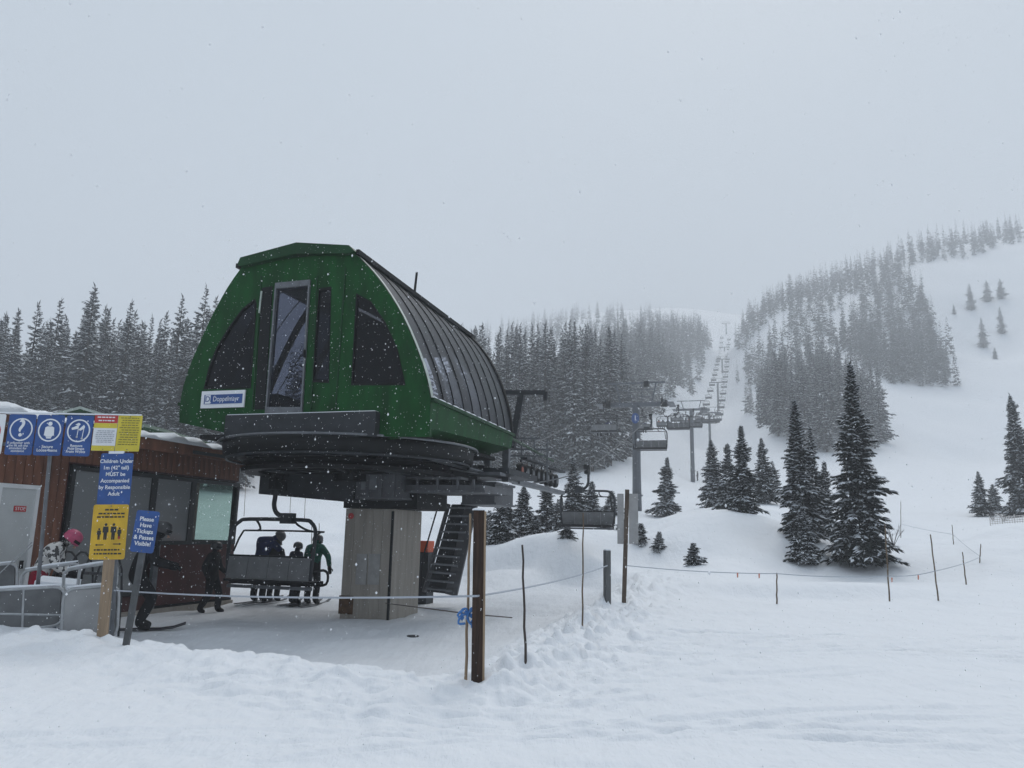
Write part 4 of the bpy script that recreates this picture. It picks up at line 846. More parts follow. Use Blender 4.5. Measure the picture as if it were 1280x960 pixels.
# ------------------------------------------------------------------ posts, poles and ropes
def stake(name, label, px, py, px2, py2, r, m, cat='pole', group=None, d=None):
    b = gray(px, py) if d is None else gpt(px, d, py); t = at(px2, py2, b[1]) - b
    k = 7; pts = [np.array([0, 0, -.3]) - t * .0] + [t * i / k + np.array([.006 * math.sin(i * 2.3), 0, 0]) for i in range(0, k + 1)]
    o = MB().tube(pts, [r] * 2 + [r * (1 - .25 * i / k) for i in range(1, k + 1)], 7).build(name, m, None, True, b); return tag(o, label, cat, group), b
b = gray(597, 851); t = at(599, 638, b[1]) - b
po = empty('timber_post', b, 0, 'thick dark brown square timber post with snow cap, roped at the berm', 'post')
MB().bar((0, 0, -.4), t, .112, .115).build('shaft', M_WOODD, po, rot=(0, 0, 0)); po.rotation_euler = (0, 0, 0)
MB().bar((.065, -.04, -.35), t + np.array([.065, -.04, -.01]), .02, .05).build('pale_edge', M_WOOD, po)
MB().lathe([(.075, 0), (.07, .015), (.04, .025), (0, .028)], 10, tuple(t)).build('snow_cap', M_TSNOW, po, True)
PB = b; PBT = t
_, b2 = stake('bamboo_pole', 'bamboo pole with blue ribbon leaning on the dark timber post', 582, 853, 588, 642, .016, M_WOOD)
rib = MB(); c0 = at(585, 768, b2[1] - .03)
for k in range(7):
    a = k * 2.4; rib.tube(smooth([(0, 0, 0), (.07 * math.cos(a), -.02, .06 * math.sin(a)), (.11 * math.cos(a + .4), -.03 + .02 * math.sin(a), .09 * math.sin(a + .5) - .03), (.05 * math.cos(a + .9), -.02, .04 * math.sin(a) - .08)], 3), [.012] * 10, 4)
tag(rib.build('ribbon_knot', M_RIBBON, None, True, c0), 'knotted blue ribbon tied round bamboo and timber post', 'ribbon')
stake('bamboo_pole', 'thin dark bamboo pole standing between timber post and rope sag', 657, 828, 653, 681, .015, M_BAMBOOD)
stake('bamboo_pole', 'tall pale bamboo pole standing by the grey square post', 728, 786, 729, 641, .014, M_BAMBOO)
bg_ = gray(759, 757); h_ = at(759, 688, bg_[1])[2] - bg_[2]
gp = empty('grey_post', bg_, .4, 'short grey square post with the rope end tied on', 'post'); MB().box((0, 0, h_ / 2 - .2), (.11, .11, h_ + .4)).build('shaft', mat('grey_timber', (.12, .125, .13), .8, noise=.4, nscale=8, stretch=(5, 5, .5)), gp); MB().box((0, 0, h_ + .012), (.1, .1, .025)).build('snow_cap', M_TSNOW, gp)
b = gray(779, 755); t = at(784, 612, b[1]) - b
sp_ = empty('trail_sign', b, 0, 'backs of two pale sign boards on a thin brown post', 'sign')
MB().bar((0, 0, -.4), t, .085, .06).build('post', mat('brown_post', (.1, .072, .052), .8, noise=.4, nscale=6), sp_)
for x0, x1 in ((771.5, 780), (786, 798)):
    a, c_ = at(x0, 617, b[1]) - b, at(x1, 680, b[1]) - b; MB().box(((a[0] + c_[0]) / 2, -.0, (a[2] + c_[2]) / 2), (c_[0] - a[0], .02, a[2] - c_[2])).build('board', mat('sign_back', (.33, .33, .33), .6, noise=.2, nscale=5), sp_)
for px, py, px2, py2, lb in ((971, 755, 971, 716, 'short thin stake low on the flat groomed snow'), (1112, 752, 1106, 655, 'slender bamboo pole before the big dark firs'), (1173, 751, 1163, 668, 'tall leaning bamboo pole out on the open groomed slope'),
                            (1208, 733, 1203, 690, 'bamboo pole marking the bend of the thin slope rope'), (1226, 719, 1226, 680, 'last bamboo pole at the far bend of the slope rope'), (1193, 692, 1190, 656, 'small far bamboo pole where the slope rope climbs'), (1126, 672, 1126, 627, 'faint thin bamboo pole uphill of the dark firs')):
    stake('bamboo_pole', lb, px, py, px2, py2, .02, M_BAMBOO, d=None if py > 740 else {733: 24, 719: 29, 692: 37, 672: 46}[py])
stake('bamboo_pole', 'thin stake in the snow behind the access stair', 571, 700, 572, 655, .018, M_BAMBOO, d=33)
for x_, y0, y1 in ((307, 622, 600), (364, 622, 602), (382, 628, 604), (389, 690, 660), (398, 695, 664)): stake('bamboo_pole', 'thin pole on the snow bank glimpsed beyond the loading chair', x_, y0, x_ + 1, y1 - 10, .022, M_BAMBOO, group='poles seen under the terminal', d=58 if y0 < 640 else 40)
def rope(name, label, pts, r, m, sag=.06, cat='rope'):
    o = []
    for a, b in zip(pts[:-1], pts[1:]):
        for i in range(10): t_ = i / 10; o.append(np.array(a) * (1 - t_) + np.array(b) * t_ - np.array([0, 0, 4 * t_ * (1 - t_) * sag]))
    return tag(MB().tube(o + [pts[-1]], r, 5).build(name, m), label, cat)
rope('rope', 'pale rope strung from sign rack past timber post to grey post', [at(143, 738, 11.35), at(597, 745, PB[1] - .1), at(759, 707, bg_[1] - .08)], .011, M_ROPE, .05)
rope('rope', 'dark slack rope lying low between pillar and timber post', [at(482, 754, 17.6), at(592, 768, 9.4), at(640, 772, 12.5)], .009, M_BAMBOOD, .0)
rope('rope', 'thin slope rope with orange flags strung before the firs', [at(784, 707, 16.2), at(971, 717, 16.6), at(1111, 720, 17.2), at(1168, 714, 17.4), at(1226, 696, 29), at(1191, 668, 37), at(1126, 655, 46)], .009, M_ROPE, .04)
for px, py, Y in ((921, 716, 16.45), (948, 717, 16.5), (1114, 722, 17.1), (1147, 719, 17.3)):
    tag(MB().add([(0, 0, 0), (.035, .004, 0), (.03, .012, -.09), (.004, .008, -.1), (0, .006, 0), (.035, .01, 0), (.03, .018, -.09), (.004, .014, -.1)], [(0, 3, 2, 1), (4, 5, 6, 7), (0, 1, 5, 4), (1, 2, 6, 5), (2, 3, 7, 6), (3, 0, 4, 7)]).build('rope_flag', mat('faded_orange', (.55, .22, .15), .7), None, loc=at(px, py, Y)), 'small faded orange flag hanging on the slope rope', 'flag', 'flags on the slope rope')
# pale drift fence by the right-hand firs
f0, f1 = gpt(1238, 47, 655), gpt(1320, 43, 660); fn = empty('drift_fence', f0, 0, 'pale netting drift fence half buried beside the far firs', 'fence'); v = f1 - f0
for k in range(6): MB().tube([v * k / 5 - np.array([0, 0, .4]), v * k / 5 + np.array([0, 0, .6])], .025, 6).build('post', mat('pale_net', (.6, .57, .55), .8), fn)
nm = MB()
for k in range(5): nm.bar(np.array([0, 0, .05 + .11 * k]), v + np.array([0, 0, .05 + .11 * k]), .01, .035)
for k in range(26): nm.bar(v * k / 25 + np.array([0, 0, .08]), v * k / 25 + np.array([0, 0, .52]), .03, .01)
nm.build('netting', mat('pale_net', (.6, .57, .55), .8), fn)
b = gray(516, 797); cv = MB().lathe([(0, .008), (.11, .008), (.12, .002), (.12, -.05)], 24).build('drain_cover', M_STEELD, None, loc=b + np.array([0, 0, .004])); tag(cv, 'small dark round cover set in the packed loading snow', 'cover')

# ------------------------------------------------------------------ people
DEF = dict(pelvis=(0, 0, .95), spine=(0, 0, 1.17), chest=(0, 0, 1.37), neck=(0, .01, 1.5), head=(0, .03, 1.61), crown=(0, .03, 1.7))
for sd, k in ((-1, 'l'), (1, 'r')):
    DEF.update({'sh' + k: (sd * .19, 0, 1.42), 'el' + k: (sd * .27, -.03, 1.15), 'wr' + k: (sd * .25, .12, .95), 'hip' + k: (sd * .1, 0, .9), 'kn' + k: (sd * .12, .05, .5), 'an' + k: (sd * .12, 0, .12), 'toe' + k: (sd * .13, .17, .05)})
RAD = dict(pelvis=.165, spine=.16, chest=.175, neck=.07, head=.085, crown=.07, sh=.1, el=.075, wr=.055, hip=.12, kn=.09, an=.085, toe=.055)
EDG = [('pelvis', 'spine', 'j'), ('spine', 'chest', 'j'), ('chest', 'neck', 'j'), ('neck', 'head', 's'), ('head', 'crown', 's')]
for k in 'lr': EDG += [('chest', 'sh' + k, 'j'), ('sh' + k, 'el' + k, 'j'), ('el' + k, 'wr' + k, 'j'), ('pelvis', 'hip' + k, 'p'), ('hip' + k, 'kn' + k, 'p'), ('kn' + k, 'an' + k, 'p'), ('an' + k, 'toe' + k, 'b')]
def body_mesh(pose, mats, sub=2):
    J = dict(DEF); J.update(pose); names = list(J); idx = {n: i for i, n in enumerate(names)}
    me = bpy.data.meshes.new('tmp'); me.from_pydata([J[n] for n in names], [(idx[a], idx[b]) for a, b, _ in EDG], [])
    o = bpy.data.objects.new('tmp', me); COL.objects.link(o); m = o.modifiers.new('skin', 'SKIN'); m.use_smooth_shade = True
    sv = me.skin_vertices[0].data
    for n in names:
        r = RAD.get(n) or RAD[n[:-1]]; sv[idx[n]].radius = (r, r * (.8 if n in ('chest', 'spine', 'pelvis') else 1)); sv[idx[n]].use_root = n == 'pelvis'
    o.modifiers.new('sub', 'SUBSURF').levels = sub
    bpy.context.view_layer.update(); me2 = bpy.data.meshes.new_from_object(o.evaluated_get(bpy.context.evaluated_depsgraph_get()))
    bpy.data.objects.remove(o); me2.materials.clear()
    for x in mats: me2.materials.append(x)
    n = len(me2.polygons); c = np.zeros(n * 3); me2.polygons.foreach_get('center', c); c = c.reshape(-1, 3); best = np.full(n, 1e9); mi = np.zeros(n, int)
    for a, b, k in EDG:
        A, B = np.array(J[a]), np.array(J[b]); d = B - A; t = np.clip(((c - A) @ d) / (d @ d), 0, 1); dist = np.linalg.norm(c - A - t[:, None] * d, axis=1) - (RAD.get(a) or RAD[a[:-1]]) * .6
        u = dist < best; best[u] = dist[u]; mi[u] = 'jpsb'.index(k)
    me2.polygons.foreach_set('material_index', mi); me2.polygons.foreach_set('use_smooth', np.ones(n, bool)); return me2, J
def glove(parent, el, wr, m, k=1.0):
    d = (np.array(wr) - np.array(el)); d = d / np.linalg.norm(d); s_ = np.cross(d, (0, 0, 1.0)); s_ = s_ / (np.linalg.norm(s_) + 1e-6); n_ = np.cross(s_, d); b = MB(); w0 = np.array(wr)
    b.tube([w0 - d * .03, w0 + d * .04, w0 + d * .1], [.05 * k, .055 * k, .045 * k], 8)
    for i in range(4):
        o = w0 + d * .09 + s_ * (-.036 + .024 * i); l_ = (.06, .075, .07, .055)[i]; b.tube([o, o + d * l_ * .6 - n_ * .01, o + d * l_ - n_ * .035], [.014, .013, .01], 5)
    o = w0 + d * .03 + s_ * -.045; b.tube([o, o + d * .035 - s_ * .03, o + d * .07 - s_ * .03 - n_ * .015], [.016, .015, .011], 5)
    return b.build('glove', m, parent, True)
def person(label, loc, rz, k, jacket, pants, helmet, pose={}, group=None, look=0.0, face=True, gloves=M_BLACK, boots=M_BLACK, sub=2):
    p = empty('person', loc, rz, label, 'person', group); p.scale = (k, k, k)
    me, J = body_mesh(pose, [jacket, pants, M_SKIN, boots], sub); link('body', me, p)
    h = np.array(J['head']); c = np.array(J['crown']); ax = Vector(tuple(c - np.array(J['neck']))).normalized()
    q = Vector((0, 0, 1)).rotation_difference(ax).to_euler(); ce = h + np.array(ax) * .035
    hm = MB().lathe([(.132, -.05), (.138, 0), (.13, .06), (.1, .105), (.055, .128), (0, .135)], 18).lathe([(.12, -.06), (.15, -.045), (.138, -.02)], 18, a0=R(20), a1=R(160))
    hd = hm.build('helmet', helmet, p, True, ce, q); hd.rotation_euler.z += look
    if face:
        MB().lathe([(.118, -.055), (.14, -.05), (.14, .02), (.118, .02)], 12, (0, .0, 0), a0=R(25), a1=R(155)).build('goggles', M_DARK, hd, True)
        MB().tube([(0, .095, -.06), (0, .125, -.085), (0, .1, -.1)], [.012, .018, .01], 6).build('nose', M_SKIN, hd, True)
    for s_ in 'lr': glove(p, J['el' + s_], J['wr' + s_], gloves)
    return p, J
jk = lambda n, c, **k_: mat(n, c, .8, noise=.4, nscale=9, bump=.6, bscale=14, spec=.25, **k_)
NAVY = jk('navy_jacket', (.016, .028, .1)); BLACKJ = jk('black_jacket', (.014, .014, .016)); TEAL = jk('teal_jacket', (.012, .12, .085)); DKP = jk('dark_trousers', (.014, .014, .017)); BLU = jk('blue_black_jacket', (.014, .016, .035))
HD = mat('dark_helmet', (.03, .03, .033), .35); HG = mat('grey_helmet', (.07, .07, .075), .4); PINK = mat('pink_helmet', (.45, .06, .14), .4, noise=.3, nscale=20); CRIM = jk('crimson_trousers', (.32, .012, .035))
LEO = bpy.data.materials.new('spotted_jacket'); LEO.use_nodes = True
LN_ = LEO.node_tree.nodes; _l = LEO.node_tree.links; _t = LN_.new('ShaderNodeTexCoord'); _v = LN_.new('ShaderNodeTexNoise'); _v.inputs['Scale'].default_value = 13; _r = LN_.new('ShaderNodeValToRGB')
_r.color_ramp.interpolation = 'CONSTANT'; _r.color_ramp.elements[0].color = (.03, .03, .03, 1); _r.color_ramp.elements[1].position = .47; _r.color_ramp.elements[1].color = (.55, .54, .52, 1)
_l.new(_t.outputs['Object'], _v.inputs[0]); _l.new(_v.outputs[0], _r.inputs[0]); _l.new(_r.outputs[0], LN_['Principled BSDF'].inputs['Base Color'])
ski_m = MB()
for i in range(8):
    y = -.75 + 1.6 * i / 7; z = .02 + (.1 * ((i - 5) / 2) ** 2 if i > 5 else 0); w_ = .05 - .008 * math.sin(math.pi * i / 7) - (.02 if i == 7 else 0); ski_m.v += [(-w_, y, z), (w_, y, z), (w_, y, z + .02), (-w_, y, z + .02)]
for i in range(7):
    for j in range(4): ski_m.f.append((i * 4 + j, (i + 1) * 4 + j, (i + 1) * 4 + (j + 1) % 4, i * 4 + (j + 1) % 4)); ski_m.m.append(0)
ski_m.f += [(0, 1, 2, 3), (31, 30, 29, 28)]; ski_m.m += [0, 0]
SKI = ski_m.mesh('ski', mat('ski_black', (.03, .03, .035), .35))
def skis(loc, rz, label, sep=.13, k=1.0):
    for s_ in (-1, 1):
        o = link('ski', SKI, None, np.array(loc) + np.array([math.cos(rz) * s_ * sep, math.sin(rz) * s_ * sep, .0]), (0, 0, rz), (1, k, 1)); tag(o, label, 'ski', label)
def foot(px, py): return gray(px, py)
# bending adult
lean = dict(spine=(.02, .04, 1.18), chest=(.1, .1, 1.39), neck=(.22, .16, 1.5), head=(.33, .2, 1.55), crown=(.4, .22, 1.62), shl=(-.09, .08, 1.46), shr=(.26, .12, 1.4), ell=(-.1, .32, 1.25), wrl=(.1, .45, 1.15), elr=(.4, .28, 1.18), wrr=(.36, .45, 1.02))
a_ = foot(321, 754); person('adult in navy jacket bending over a child in the loading line', a_, -AZ, 1.12, NAVY, DKP, HG, lean, 'riders waiting to load'); skis(a_, -AZ, 'black ski under the bending adult in navy')
sit = {}
a_ = foot(340, 754); person('child in dark helmet and black suit beside the bending adult', a_, -AZ, .95, BLACKJ, DKP, HD, {}, 'riders waiting to load', face=False); skis(a_, -AZ, 'short black ski under the child in black', .1, .75)
a_ = foot(366, 757); person('small child turning sideways beside the rider in teal', a_, -AZ - .4, .93, BLU, DKP, HD, {}, 'riders waiting to load'); skis(a_, -AZ, 'short black ski under the turning child', .1, .7)
out_ = dict(chest=(-.03, .1, 1.36), spine=(0, .04, 1.16), neck=(-.04, .15, 1.48), head=(-.04, .19, 1.57), crown=(-.03, .22, 1.65), shr=(.18, .08, 1.4), elr=(.4, .02, 1.2), wrr=(.5, -.06, .93), shl=(-.22, .12, 1.38), ell=(-.34, .2, 1.14), wrl=(-.3, .32, .98))
a_ = foot(388, 757); person('rider in teal jacket holding one arm out to the side', a_, -AZ, 1.08, TEAL, DKP, HG, out_, 'riders waiting to load'); skis(a_, -AZ, 'black ski under the rider in teal')
walk = dict(knl=(-.13, .16, .52), anl=(-.14, .14, .13), toel=(-.15, .31, .06), knr=(.12, .0, .5), anr=(.13, -.2, .14), toer=(.14, -.06, .05), ell=(-.3, .05, 1.14), wrl=(-.24, .25, 1.0), elr=(.28, -.12, 1.15), wrr=(.3, .0, .92))
_s = pl_t(262, 757, TW + .75)[0]; a_ = lift(TW + .75, _s, 0); a_[2] = hz(a_[0], a_[1]) - .05; person('lift attendant in dark clothes walking past the cabin window', a_, -AZ - 1.3, .98, BLACKJ, DKP, HD, walk)
crouch = dict(pelvis=(0, -.12, .88), hipl=(-.1, -.12, .84), hipr=(.1, -.12, .84), knl=(-.14, .16, .5), knr=(.14, .16, .5), anl=(-.14, .0, .12), anr=(.14, 0, .12), toel=(-.14, .18, .05), toer=(.14, .18, .05), spine=(0, -.05, 1.1), chest=(0, .08, 1.28), neck=(0, .16, 1.41), head=(0, .2, 1.5), crown=(0, .22, 1.59), shl=(-.2, .08, 1.32), shr=(.2, .08, 1.32), ell=(-.3, .12, 1.05), elr=(.3, .12, 1.05), wrl=(-.27, .38, .98), wrr=(.27, .38, .98))
a_ = foot(172, 789); person('skier in black gliding out from behind the leaning blue sign', a_, -AZ - .9, 1.26, BLACKJ, DKP, HD, crouch); skis(a_, -AZ - .9, 'black ski of the skier behind the leaning blue sign')
a_ = gpt(42, 13.9, 760); reach = dict(spine=(0, .06, 1.15), chest=(0, .2, 1.32), neck=(.02, .3, 1.42), head=(.02, .38, 1.49), crown=(.02, .42, 1.57), shl=(-.19, .18, 1.36), shr=(.19, .18, 1.36), ell=(-.26, .25, 1.1), wrl=(-.2, .45, 1.0), elr=(.26, .25, 1.1), wrr=(.2, .45, 1.0))
p_, _ = person('skier in spotted white jacket and pink helmet in the queue', a_, -1.2, 1.16, LEO, CRIM, PINK, reach)
# ski poles of the spotted skier
for dx in (0, .12):
    q0 = at(-6, 722 + dx * 40, 13.3 + dx); q1 = at(40, 678 + dx * 30, 13.6 + dx); o = MB().tube([(0, 0, 0), q1 - q0], .009, 6).lathe([(.0, 0), (.04, 0), (0, .01)], 10).build('ski_pole', M_ALU, None, loc=q0); tag(o, 'silver ski pole tucked under the arm of the spotted jacket skier', 'ski pole', 'spotted skier poles')
# riders on the chairs
SIT = dict(pelvis=(0, 0, .0), spine=(0, .0, .2), chest=(0, .03, .42), neck=(0, .05, .54), head=(0, .08, .65), crown=(0, .08, .74))
for sd, k in ((-1, 'l'), (1, 'r')): SIT.update({'sh' + k: (sd * .19, .03, .46), 'el' + k: (sd * .25, .1, .2), 'wr' + k: (sd * .18, .32, .12), 'hip' + k: (sd * .11, .06, -.03), 'kn' + k: (sd * .14, .48, -.02), 'an' + k: (sd * .14, .52, -.42), 'toe' + k: (sd * .14, .7, -.5)})
SITM = [body_mesh(SIT, [j, DKP, M_SKIN, M_BLACK], 1)[0] for j in (BLACKJ, NAVY, jk('rust_jacket', (.4, .08, .04)))]
HM = MB().lathe([(.13, -.05), (.138, 0), (.13, .06), (.1, .105), (0, .135)], 12).mesh('helmet', HD, True)
JN = ('black', 'navy', 'rust')
for n_, (s_, c, lb_) in enumerate(riders_at[:8]):
    for k, x in enumerate(((-.55, .3), (-.6, .15), (-.8, -.2, .55), (-.3, .6), (0, .55), (-.6, 0), (.2, .7), (-.4, .4))[n_]):
        P_ = lift(-G2 + x, s_ + .2, rope_z(s_) - 2.1); p = empty('person', P_, -AZ, f'seated rider in {JN[(n_ + k) % 3 if n_ > 1 else k % 2]} on the {lb_}', 'person', 'riders on the uphill chairs')
        link('body', SITM[(n_ + k) % 3 if n_ > 1 else k % 2], p); link('helmet', HM, p, (0, .08, .68))
for px, py, d in ((872, 594, 139), (760, 583, 104)):
    a_ = gpt(px, d, py); person('tiny lone skier standing on the run below the forest', a_, 1.0, 1.0, BLACKJ, DKP, HD, {}, 'far skiers on the run', sub=1, face=False)

# ------------------------------------------------------------------ conifers
def conifer(seed, H, Rm, nb, nt, snowp, bare=.04, wid=.16, droop=.35, top=.9, tw=1.0, asym=.12, sw=1.15):
    g = np.random.default_rng(seed); irr = g.uniform(3.2, 5.5); az0 = g.uniform(0, 6)
    f = bare + (1 - bare) * (np.arange(nb) + g.uniform(0, 1, nb)) / nb; f = np.minimum(f, .985) ; zb = f * H
    az_ = np.arange(nb) * 2.39996 + g.uniform(-.4, .4, nb)
    prof = (1 - f) ** top * (.82 + .18 * np.sin(f * 23 + seed)); lowcut = np.clip((f - bare) / .06 + .55, 0, 1)
    L = (Rm * prof * lowcut * (1 + asym * np.sin(az_ + az0)) * np.where(g.uniform(0, 1, nb) < .2, g.uniform(.35, .7, nb), g.uniform(.72, 1.18, nb)) * (1 + .16 * np.sin(f * H * irr + az0)) + .05 + .02 * H * (1 - f))
    az = az_; up = np.interp(f, [0, .5, 1], [-.22, .05, .75]) + g.uniform(-.12, .12, nb)
    L = np.where(f < bare + .07, L * .8, L)
    # along each branch
    u = np.tile(np.linspace(.12, 1.0, nt), nb) ; b = np.repeat(np.arange(nb), nt); side = np.where((np.arange(nb * nt) % 2) == 0, 1, -1)
    u = np.clip(u + g.uniform(-.06, .06, len(u)), .05, 1)
    def spine(bi, uu):
        l = L[bi] * uu; zz = zb[bi] + l * up[bi] - droop * L[bi] * (uu ** 2 - .55 * uu ** 3) * (1 - f[bi] * .6)
        return np.stack([np.cos(az[bi]) * l, np.sin(az[bi]) * l, zz], 1)
    p0 = spine(b, u * .92); last = u > .93
    ang = az[b] + side * np.where(last, g.uniform(0, .25, len(u)), g.uniform(.55, 1.15, len(u)))
    tl = tw * L[b] * (.52 - .30 * u) * g.uniform(.7, 1.25, len(u)) + .02 * H ** .5
    sl = -g.uniform(.02, .5, len(u)) + up[b] * .3
    d = np.stack([np.cos(ang), np.sin(ang), sl], 1); p1 = p0 + d * tl[:, None]
    s0 = spine(np.arange(nb), np.full(nb, .02)); s1 = spine(np.arange(nb), np.full(nb, 1.0))
    P0 = np.concatenate([p0, p0, s0]); P1 = np.concatenate([p1, p1 - np.array([0, 0, 1]) * (tl * .25)[:, None], s1]); TL = np.concatenate([tl, tl, L])
    roll = np.concatenate([g.uniform(-.7, .7, len(u)), g.uniform(.7, 2.4, len(u)), g.uniform(-.4, .4, nb)])
    def quads(P0, P1, TL, roll, wd, lift_=0.0):
        D = P1 - P0; h = np.stack([-D[:, 1], D[:, 0], np.zeros(len(D))], 1); h /= np.linalg.norm(h, axis=1)[:, None] + 1e-9
        v = np.cross(h, D); v /= np.linalg.norm(v, axis=1)[:, None] + 1e-9; v *= np.sign(v[:, 2:3] + 1e-9)
        w = (h * np.cos(roll)[:, None] + v * np.sin(roll)[:, None]) * (TL * wd)[:, None]; M = P0 * .55 + P1 * .45 + v * (TL * .05)[:, None]; o = np.array([0, 0, lift_])
        return np.stack([P0 + o, M + w + o, P1 + o, M - w + o], 1)
    N = quads(P0, P1, TL, roll, wid)
    # leader
    k = 5; lz = H * np.linspace(.94, .99, k); la = np.arange(k) * 1.3; lead = quads(np.stack([0 * lz, 0 * lz, lz], 1), np.stack([np.cos(la) * .012 * H, np.sin(la) * .012 * H, lz + .035 * H], 1), np.full(k, .05 * H), la, .07)
    N = np.concatenate([N, lead])
    pick = g.uniform(0, 1, len(u)) < snowp * (.35 + .9 * u) * g.choice([.3, 1.0, 1.7], nb)[b]
    Sn = quads(p0[pick], p1[pick], tl[pick], g.uniform(-1.0, 1.0, pick.sum()), wid * sw, .012 * H ** .5)
    return N, Sn
def trunk_mb(H, r, n=7): return MB().tube([(0, 0, -.5), (0, 0, 0), (.01 * H * .2, 0, H * .5), (0, 0, H * .97)], [r * 1.25, r * 1.1, r * .6, r * .08], n)
def qmesh(name, Q, m):
    me = bpy.data.meshes.new(name); n = len(Q); me.vertices.add(n * 4); me.vertices.foreach_set('co', Q.reshape(-1)); me.loops.add(n * 4); me.loops.foreach_set('vertex_index', np.arange(n * 4)); me.polygons.add(n)
    me.polygons.foreach_set('loop_start', np.arange(n) * 4); me.update(calc_edges=True); me.materials.append(m); return me
def fir_set(seed, H, Rm, nb, nt, snowp, needle, snowm, r=None, **k):
    N, Sn = conifer(seed, H, Rm, nb, nt, snowp, **k); return trunk_mb(H, r or H * .016).mesh('trunk', M_BARK, True), qmesh('crown', N, needle), qmesh('branch_snow', Sn, snowm)
def plant(name, ms, loc, rz, sc, label, cat, group=None):
    o = empty(name, loc, rz, label, cat, group); o.scale = (sc[0], sc[0], sc[1])
    link('trunk', ms[0], o); c = link('crown', ms[1], o); tag(link('branch_snow', ms[2], c), kind='stuff'); return o
# hero firs: px, d, top py, radius px, snow, detail, label
HERO = [(1062, 31, 452, 43, .3, (430, 18), 'tallest dark fir with a needle-thin spire before the slope rope'),
        (992, 33, 497, 28, .42, (330, 15), 'snow-flecked fir beside the tallest dark fir'),
        (1012, 38, 532, 18, .35, (190, 12), 'slim fir spire between the two big firs'),
        (1030, 36, 575, 18, .35, (170, 12), 'short bushy fir tucked between the two big firs'),
        (1003, 31.0, 632, 22, .35, (200, 13), 'spreading low fir at the foot of the snow-flecked fir'),
        (926, 37, 530, 21, .3, (240, 13), 'narrow dark fir standing on the front of the mound'),
        (909, 46, 553, 19, .35, (190, 12), 'dark fir close behind the narrow mound fir'),
        (888, 52, 548, 22, .5, (220, 12), 'whitened fir in front of the second lift tower'),
        (951, 50, 546, 19, .4, (200, 12), 'rounded fir on the mound top beside the narrow fir'),
        (965, 54, 575, 15, .4, (150, 11), 'small fir behind the rounded mound fir'),
        (834, 58, 570, 19, .45, (190, 12), 'lone cone-shaped fir beside the first lift tower'),
        (866, 27.5, 676, 15, .5, (130, 11), 'tiny snowy fir alone on the open snow'),
        (801, 34, 652, 13, .55, (120, 10), 'small snowy fir behind the pale sign boards'),
        (824, 33, 662, 10, .6, (100, 9), 'stunted snow-plastered fir next to the small snowy fir'),
        (632, 36, 612, 24, .3, (210, 12), 'dark fir beside the access stair end of the terminal'),
        (655, 40, 606, 24, .3, (200, 12), 'dark fir right behind the tyre conveyor'),
        (684, 44, 600, 24, .3, (190, 12), 'broad dark fir behind the low hanging chair'),
        (716, 45, 570, 23, .4, (210, 12), 'pointed fir rising behind the low hanging chair'),
        (740, 50, 600, 22, .35, (170, 11), 'bushy fir between the low chair and first tower'),
        (764, 56, 612, 18, .4, (150, 11), 'low fir clump at the foot of the first tower'),
        (612, 38, 636, 15, .5, (110, 10), 'small snowy fir at the back of the terminal'),
        (670, 36, 642, 16, .4, (110, 10), 'low round fir half under the tyre conveyor'),
        (698, 43, 622, 17, .45, (130, 10), 'short fir crowded between the broad and pointed firs'),
        (777, 47, 644, 11, .5, (100, 9), 'little fir poking up beside the first tower'),
        (757, 41, 650, 10, .5, (90, 9), 'tiny fir on the snow bank by the trail sign'),
        (708, 33, 657, 14, .3, (90, 10), 'low dark bush fir under the hanging chair'),
        (1262, 58, 492, 26, .5, (260, 13), 'tall grey fir beside the drift fence'),
        (1285, 60, 520, 28, .5, (220, 12), 'broad fir next to the tall grey fir by the fence'),
        (1222, 62, 588, 15, .55, (150, 11), 'young fir at the outer end of the fence clump'),
        (1240, 64, 604, 14, .55, (120, 11), 'small fir between the young fir and the tall grey fir')]
for i, (px, d, pyt, rpx, sn, (nb, nt_), lab) in enumerate(HERO):
    b = gpt(px, d, pyt); H = at(px, pyt, d)[2] - b[2]; H = max(H, .8); Rm = rpx / FPX * d * 1.15
    ms = fir_set(100 + i, H, Rm, int(nb * 1.1), int(nt_ * 1.5), sn * 1.7, M_NEEDLE, M_TSNOW, tw=.8 if i else .62, asym=.24, sw=1.5, bare=.04, wid=.125, top=(1.0, .92, 1.05)[i] if i < 3 else .88)
    plant('fir_tree', ms, b - np.array([0, 0, .1]), i * 1.1, (1, 1), lab, 'fir tree')
# bare twig shrubs poking through the snow
for i, (px, d, h_) in enumerate(((1118, 38, .9), (1106, 35, .7), (1260, 50, .8), (1246, 52, .7))):
    b = gpt(px, d, 700); g = random.Random(i); m = MB()
    for k in range(14):
        a = g.uniform(0, 6.28); q = g.uniform(.3, .8); e_ = np.array([math.cos(a) * q * h_, math.sin(a) * q * h_, h_ * g.uniform(.6, 1.1)]); m.tube([(0, 0, -.1), e_ * .5 + np.array([0, 0, .05]), e_], [.012, .009, .004], 4)
        for j in range(3): f_ = e_ * g.uniform(.5, .9); m.tube([f_, f_ + np.array([g.uniform(-.2, .2), g.uniform(-.2, .2), g.uniform(.05, .3)]) * h_], [.006, .003], 4)
    tag(m.build('bare_shrub', M_BARK, None, loc=b), 'leafless twiggy shrub poking out of the snow', 'shrub', 'bare shrubs in the snow')

